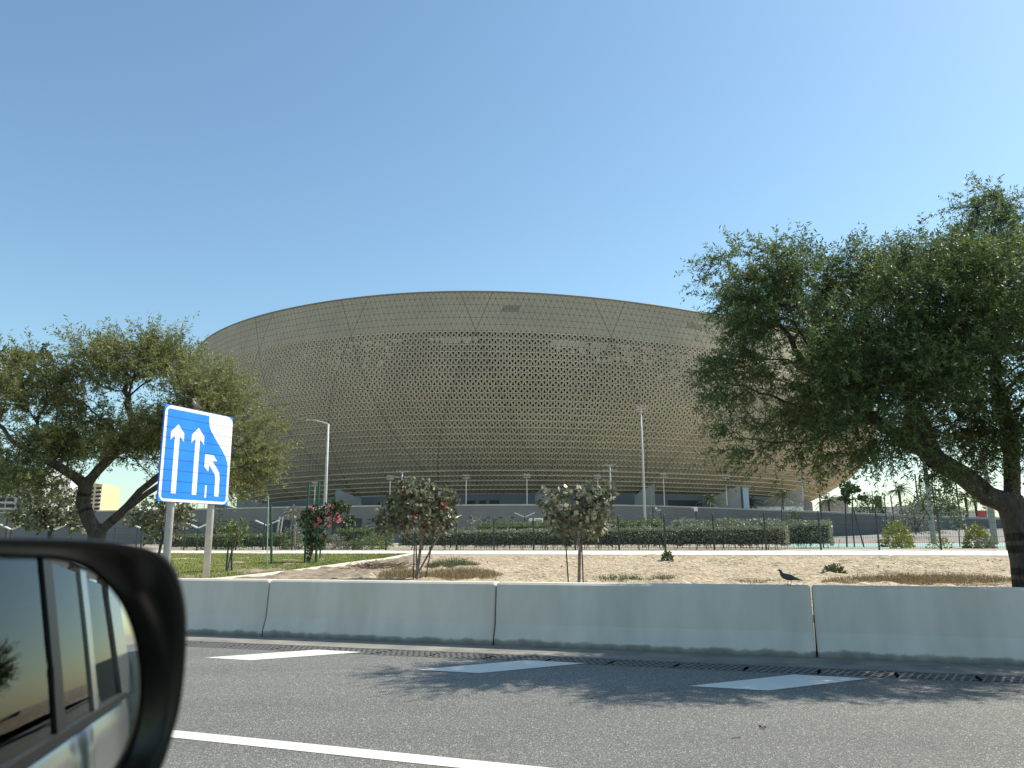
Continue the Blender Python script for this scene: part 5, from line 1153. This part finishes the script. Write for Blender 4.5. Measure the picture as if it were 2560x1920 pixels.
# ================================================================== CAR with its door mirror
# car frame: s to the rear (road direction), n outward (towards the barrier)
def cr(s, n_, z): p = DS*s+DV*n_; return np.array([p[0], p[1], z])
car = thing('car', cr(0.6, -.7, 0), 'silver car at the near left whose black door mirror reflects its own side', 'car')
def slab(name, poly, n0, n1, mat, smooth=False, bow=0):
    g = MB(); A_ = [cr(s, n0, z) for s, z in poly]; g.prism(A_, cr(0, n1-n0, 0)); return g.build(name, mat, car, smooth)
NS_ = 0.06
# lower side as a gently bowed skin, split at the door gaps
def skin(name, s0, s1, mat):
    zsec = [(.30, -.10), (.42, -.03), (.62, 0.0), (.80, .012), (.93, .016), (.96, .004), (1.08, -.004), (1.17, -.025), (1.20, -.05)]
    ss = np.linspace(s0, s1, 8); g = MB(); V = [];
    for s in ss:
        tp = -.10*max(0, s-1.9)**2*.6-.02*max(0, -s-.3)
        for z, dn in zsec: V.append(cr(s, NS_+dn+tp, z))
    m2 = len(zsec); V += [p_-np.array([*(DV*.06), 0]) for p_ in V]; o_ = len(ss)*m2; fs = [(i*m2+j, (i+1)*m2+j, (i+1)*m2+j+1, i*m2+j+1) for i in range(len(ss)-1) for j in range(m2-1)]
    for e in (0, len(ss)-1): fs += [(e*m2+j, e*m2+j+1, o_+e*m2+j+1, o_+e*m2+j) for j in range(m2-1)]
    fs += [(i*m2+m2-1, (i+1)*m2+m2-1, o_+(i+1)*m2+m2-1, o_+i*m2+m2-1) for i in range(len(ss)-1)]
    g.add(V, fs); return g.build(name, mat, car, smooth=True)
skin('front_fender', -2.3, -1.105, M['silver']); fd = skin('front_door', -1.10, .035, M['silver']); rd_ = skin('rear_door', .04, 1.395, M['silver']); skin('rear_fender', 1.40, 2.75, M['silver'])
for s, dr in ((-.12, fd), (1.24, rd_)):
    g = MB(); g.tube([cr(s-.12, NS_+.02, 1.0), cr(s-.10, NS_+.055, 1.005), cr(s+.08, NS_+.055, 1.005), cr(s+.10, NS_+.02, 1.0)], .013, 8); g.build('handle', M['silver'], dr, smooth=True)
slab('belt_trim', [(-.80, 1.195), (2.30, 1.195), (2.30, 1.225), (-.80, 1.225)], NS_-.055, NS_-.018, M['rubber'])
def lean(n_, z): return n_-.16*(z-1.2)
def panel(name, poly, n_, mat, th_=.012, parent=car):
    g = MB(); A_ = [cr(s, lean(n_, z), z) for s, z in poly]; g.prism(A_, cr(0, -th_, 0)); return g.build(name, mat, parent)
ZT = 1.80
panel('front_window', [(-.98, 1.22), (-.06, 1.22), (-.06, ZT), (-.62, ZT)], NS_-.045, M['car_glass'])
panel('rear_window', [(.14, 1.22), (1.10, 1.22), (1.10, ZT), (.14, ZT)], NS_-.04, M['car_glass'])
panel('rear_window', [(1.20, 1.22), (1.62, 1.22), (1.60, ZT), (1.20, ZT)], NS_-.04, M['car_glass'])
panel('quarter_window', [(1.70, 1.22), (2.28, 1.22), (2.16, ZT-.02), (1.70, ZT)], NS_-.05, M['car_glass'])
panel('pillar', [(-.06, 1.2), (.025, 1.2), (.025, ZT+.02), (-.06, ZT+.02)], NS_-.032, M['rubber'], .05)
panel('pillar', [(.045, 1.2), (.14, 1.2), (.14, ZT+.02), (.045, ZT+.02)], NS_-.028, M['silver'], .05)
panel('pillar', [(1.10, 1.2), (1.20, 1.2), (1.20, ZT+.02), (1.10, ZT+.02)], NS_-.03, M['rubber'], .05)
panel('pillar', [(1.62, 1.2), (1.70, 1.2), (1.70, ZT+.02), (1.60, ZT+.02)], NS_-.03, M['silver'], .05)
panel('pillar', [(2.28, 1.2), (2.62, 1.2), (2.42, ZT+.02), (2.16, ZT+.02)], NS_-.035, M['silver'], .05)
panel('pillar', [(-1.20, 1.2), (-.95, 1.2), (-.48, ZT+.02), (-.62, ZT+.02)], NS_-.03, M['silver'], .06)
g = MB(); g.box(cr(.95, -.87, 1.90), (3.05, 1.56, .07), rotz(math.atan2(DS[1], DS[0]))); g.box(cr(.95, -.10, 1.86), (2.95, .08, .08), rotz(math.atan2(DS[1], DS[0]))); g.build('roof', M['silver'], car)
g = MB(); g.box(cr(.9, -.85, 1.855), (2.9, 1.4, .02), rotz(math.atan2(DS[1], DS[0]))); g.box(cr(.25, -.62, .42), (4.6, 1.6, .12), rotz(math.atan2(DS[1], DS[0]))); g.box(cr(.25, -1.42, .85), (4.9, .08, .8), rotz(math.atan2(DS[1], DS[0]))); g.box(cr(.4, -.05, .80), (2.4, .05, .70), rotz(math.atan2(DS[1], DS[0])))
g.build('interior', M['interior'], car)
g = MB(); g.box(cr(2.68, -.6, .95), (.12, 1.55, .95), rotz(math.atan2(DS[1], DS[0]))); g.box(cr(2.78, -.6, .5), (.16, 1.6, .26), rotz(math.atan2(DS[1], DS[0]))); g.build('tailgate', M['silver'], car)
g = MB(); g.box(cr(2.70, -.07, 1.02), (.10, .14, .38), rotz(math.atan2(DS[1], DS[0]))); g.box(cr(2.72, -.10, 1.02), (.10, .14, .30), rotz(math.atan2(DS[1], DS[0]))); g.build('tail_light', M['red_paint'], car)
for s in (-1.45, 1.75):
    for n_ in (-.07, -1.4):
        g = MB(); c = cr(s, n_, .36); ax = np.array([*DV, 0]); g.tube([c-ax*.12, c-ax*.10, c+ax*.10, c+ax*.12], [.30, .36, .36, .30], 28); wh = g.build('wheel', M['rubber'], car, smooth=False)
        g = MB(); g.tube([c+ax*.118, c+ax*.128], [.22, .2], 20); g.build('rim', M['galv'], wh)
# mirror
DIST = 0.66
mdir = ray(560, 1572); mdir = mdir/np.linalg.norm(mdir); out = np.array([DS[0], DS[1], -0.005]); out /= np.linalg.norm(out)
MN = out-mdir; MN /= np.linalg.norm(MN)
c_ray = ray(150, 1690); MC = np.array([0, 0, CH])+c_ray/np.linalg.norm(c_ray)*DIST
RC = 2.4; N_T = MN.copy()
for _ in range(6):
    MX = np.cross(np.array([0, 0, 1.]), MN); MX /= np.linalg.norm(MX); MY = np.cross(MN, MX)
    d_ = ray(560, 1572); t_ = np.dot(MC-np.array([0, 0, CH]), MN)/np.dot(d_, MN); q_ = np.array([0, 0, CH])+d_*t_-MC
    MN = N_T-(MX*np.dot(q_, MX)+MY*np.dot(q_, MY))/RC; MN /= np.linalg.norm(MN)
MX = np.cross(np.array([0, 0, 1.]), MN); MX /= np.linalg.norm(MX); MY = np.cross(MN, MX)
def mpl(px, py, off=0.0):
    d = ray(px, py); o_ = np.array([0, 0, CH]); t_ = np.dot(MC+MN*off-o_, MN)/np.dot(d, MN); q = o_+d*t_-MC; return np.array([np.dot(q, MX), np.dot(q, MY)])
def mp3(p_, h_): return MC+MX*p_[0]+MY*p_[1]+MN*h_
def closed_spline(pts, n=64):
    pts = np.asarray(pts); m2 = len(pts); out_ = []
    for i in range(m2):
        p0, p1, p2, p3 = pts[i-1], pts[i], pts[(i+1) % m2], pts[(i+2) % m2]
        for t_ in np.linspace(0, 1, max(2, n//m2), endpoint=False): out_.append(.5*((2*p1)+(-p0+p2)*t_+(2*p0-5*p1+4*p2-p3)*t_**2+(-p0+3*p1-3*p2+p3)*t_**3))
    return np.array(out_)
glass_px = [(-420, 1440), (-300, 1402), (-100, 1396), (60, 1398), (150, 1402), (225, 1428), (290, 1490), (328, 1570), (347, 1660), (350, 1740), (343, 1810), (325, 1870), (292, 1930), (235, 1990), (100, 2040), (-150, 2060), (-380, 2020), (-450, 1900), (-470, 1650)]
rim_px = [(-520, 1420), (-350, 1360), (-120, 1346), (60, 1346), (200, 1349), (310, 1358), (395, 1380), (440, 1425), (462, 1500), (467, 1580), (463, 1670), (452, 1760), (432, 1840), (405, 1920), (360, 2000), (280, 2070), (100, 2120), (-180, 2140), (-430, 2100), (-530, 1960), (-560, 1680)]
G2 = closed_spline([mpl(*q) for q in glass_px], 19*5); R2 = closed_spline([mpl(*q, .035) for q in rim_px], 21*5)
g = MB(); ks = np.linspace(1, 0.0, 14)[:-1]; cen = np.zeros(2); V = []
def sag(p_): d = p_-cen; return -(d[0]**2+d[1]**2)/(2*RC)
for k in ks:
    for p_ in G2: q = cen+(p_-cen)*k; V.append(mp3(q, sag(q)))
V.append(mp3(cen, 0)); n = len(G2); fs = [(i*n+j, i*n+(j+1) % n, (i+1)*n+(j+1) % n, (i+1)*n+j) for i in range(len(ks)-1) for j in range(n)]+[((len(ks)-1)*n+j, (len(ks)-1)*n+(j+1) % n, len(ks)*n) for j in range(n)]
housing = MB()
# resample rim to the glass count
Rs = np.array([R2[int(round(j*len(R2)/n)) % len(R2)] for j in range(n)])
def nearest_phase(): 
    a = np.arctan2(*(G2-cen).T[::-1]); b_ = np.arctan2(*(Rs-cen).T[::-1]); sh = int(np.argmin([np.abs(np.angle(np.exp(1j*(a-np.roll(b_, -k))))).sum() for k in range(n)])); return np.roll(Rs, -sh, 0)
Rs = nearest_phase()
rings = [[mp3(p_, sag(p_)-.004) for p_ in cen+(G2-cen)*1.012], [mp3(p_, .010) for p_ in cen+(G2-cen)*1.03+(Rs-G2)*.12], [mp3(p_, .026) for p_ in G2+(Rs-G2)*.55], [mp3(p_, .036) for p_ in G2+(Rs-G2)*.90], [mp3(p_, .035) for p_ in Rs]]
housing.add(np.array(rings).reshape(-1, 3), [(i*n+j, (i+1)*n+j, (i+1)*n+(j+1) % n, i*n+(j+1) % n) for i in range(len(rings)-1) for j in range(n)])
mh = MB(); cr_ = Rs.mean(0); back = [[mp3(p_, h_) for p_ in cr_+(Rs-cr_)*k] for k, h_ in ((1.0, .035), (1.012, .026), (1.005, 0.0), (.96, -.045), (.86, -.085), (.68, -.115), (.4, -.13), (.05, -.135))]
mh.add(np.array(back).reshape(-1, 3), [(i*n+j, i*n+(j+1) % n, (i+1)*n+(j+1) % n, (i+1)*n+j) for i in range(len(back)-1) for j in range(n)])
hs = mh.build('side_mirror', M['black_plastic'], car, smooth=True)
housing.build('mirror_bezel', M['bezel'], hs, smooth=True)
g.add(V, fs); g.build('mirror_glass', M['mirror'], hs, smooth=True)
g = MB(); e = mp3(cen+np.array([0, -.05]), -.09); k0 = cr(-.80, NS_-.02, 1.24); g.tube([e, (e+k0)/2+[0, 0, -.01], k0], [.05, .04, .05], 12); g.build('mirror_arm', M['black_plastic'], hs, smooth=True)
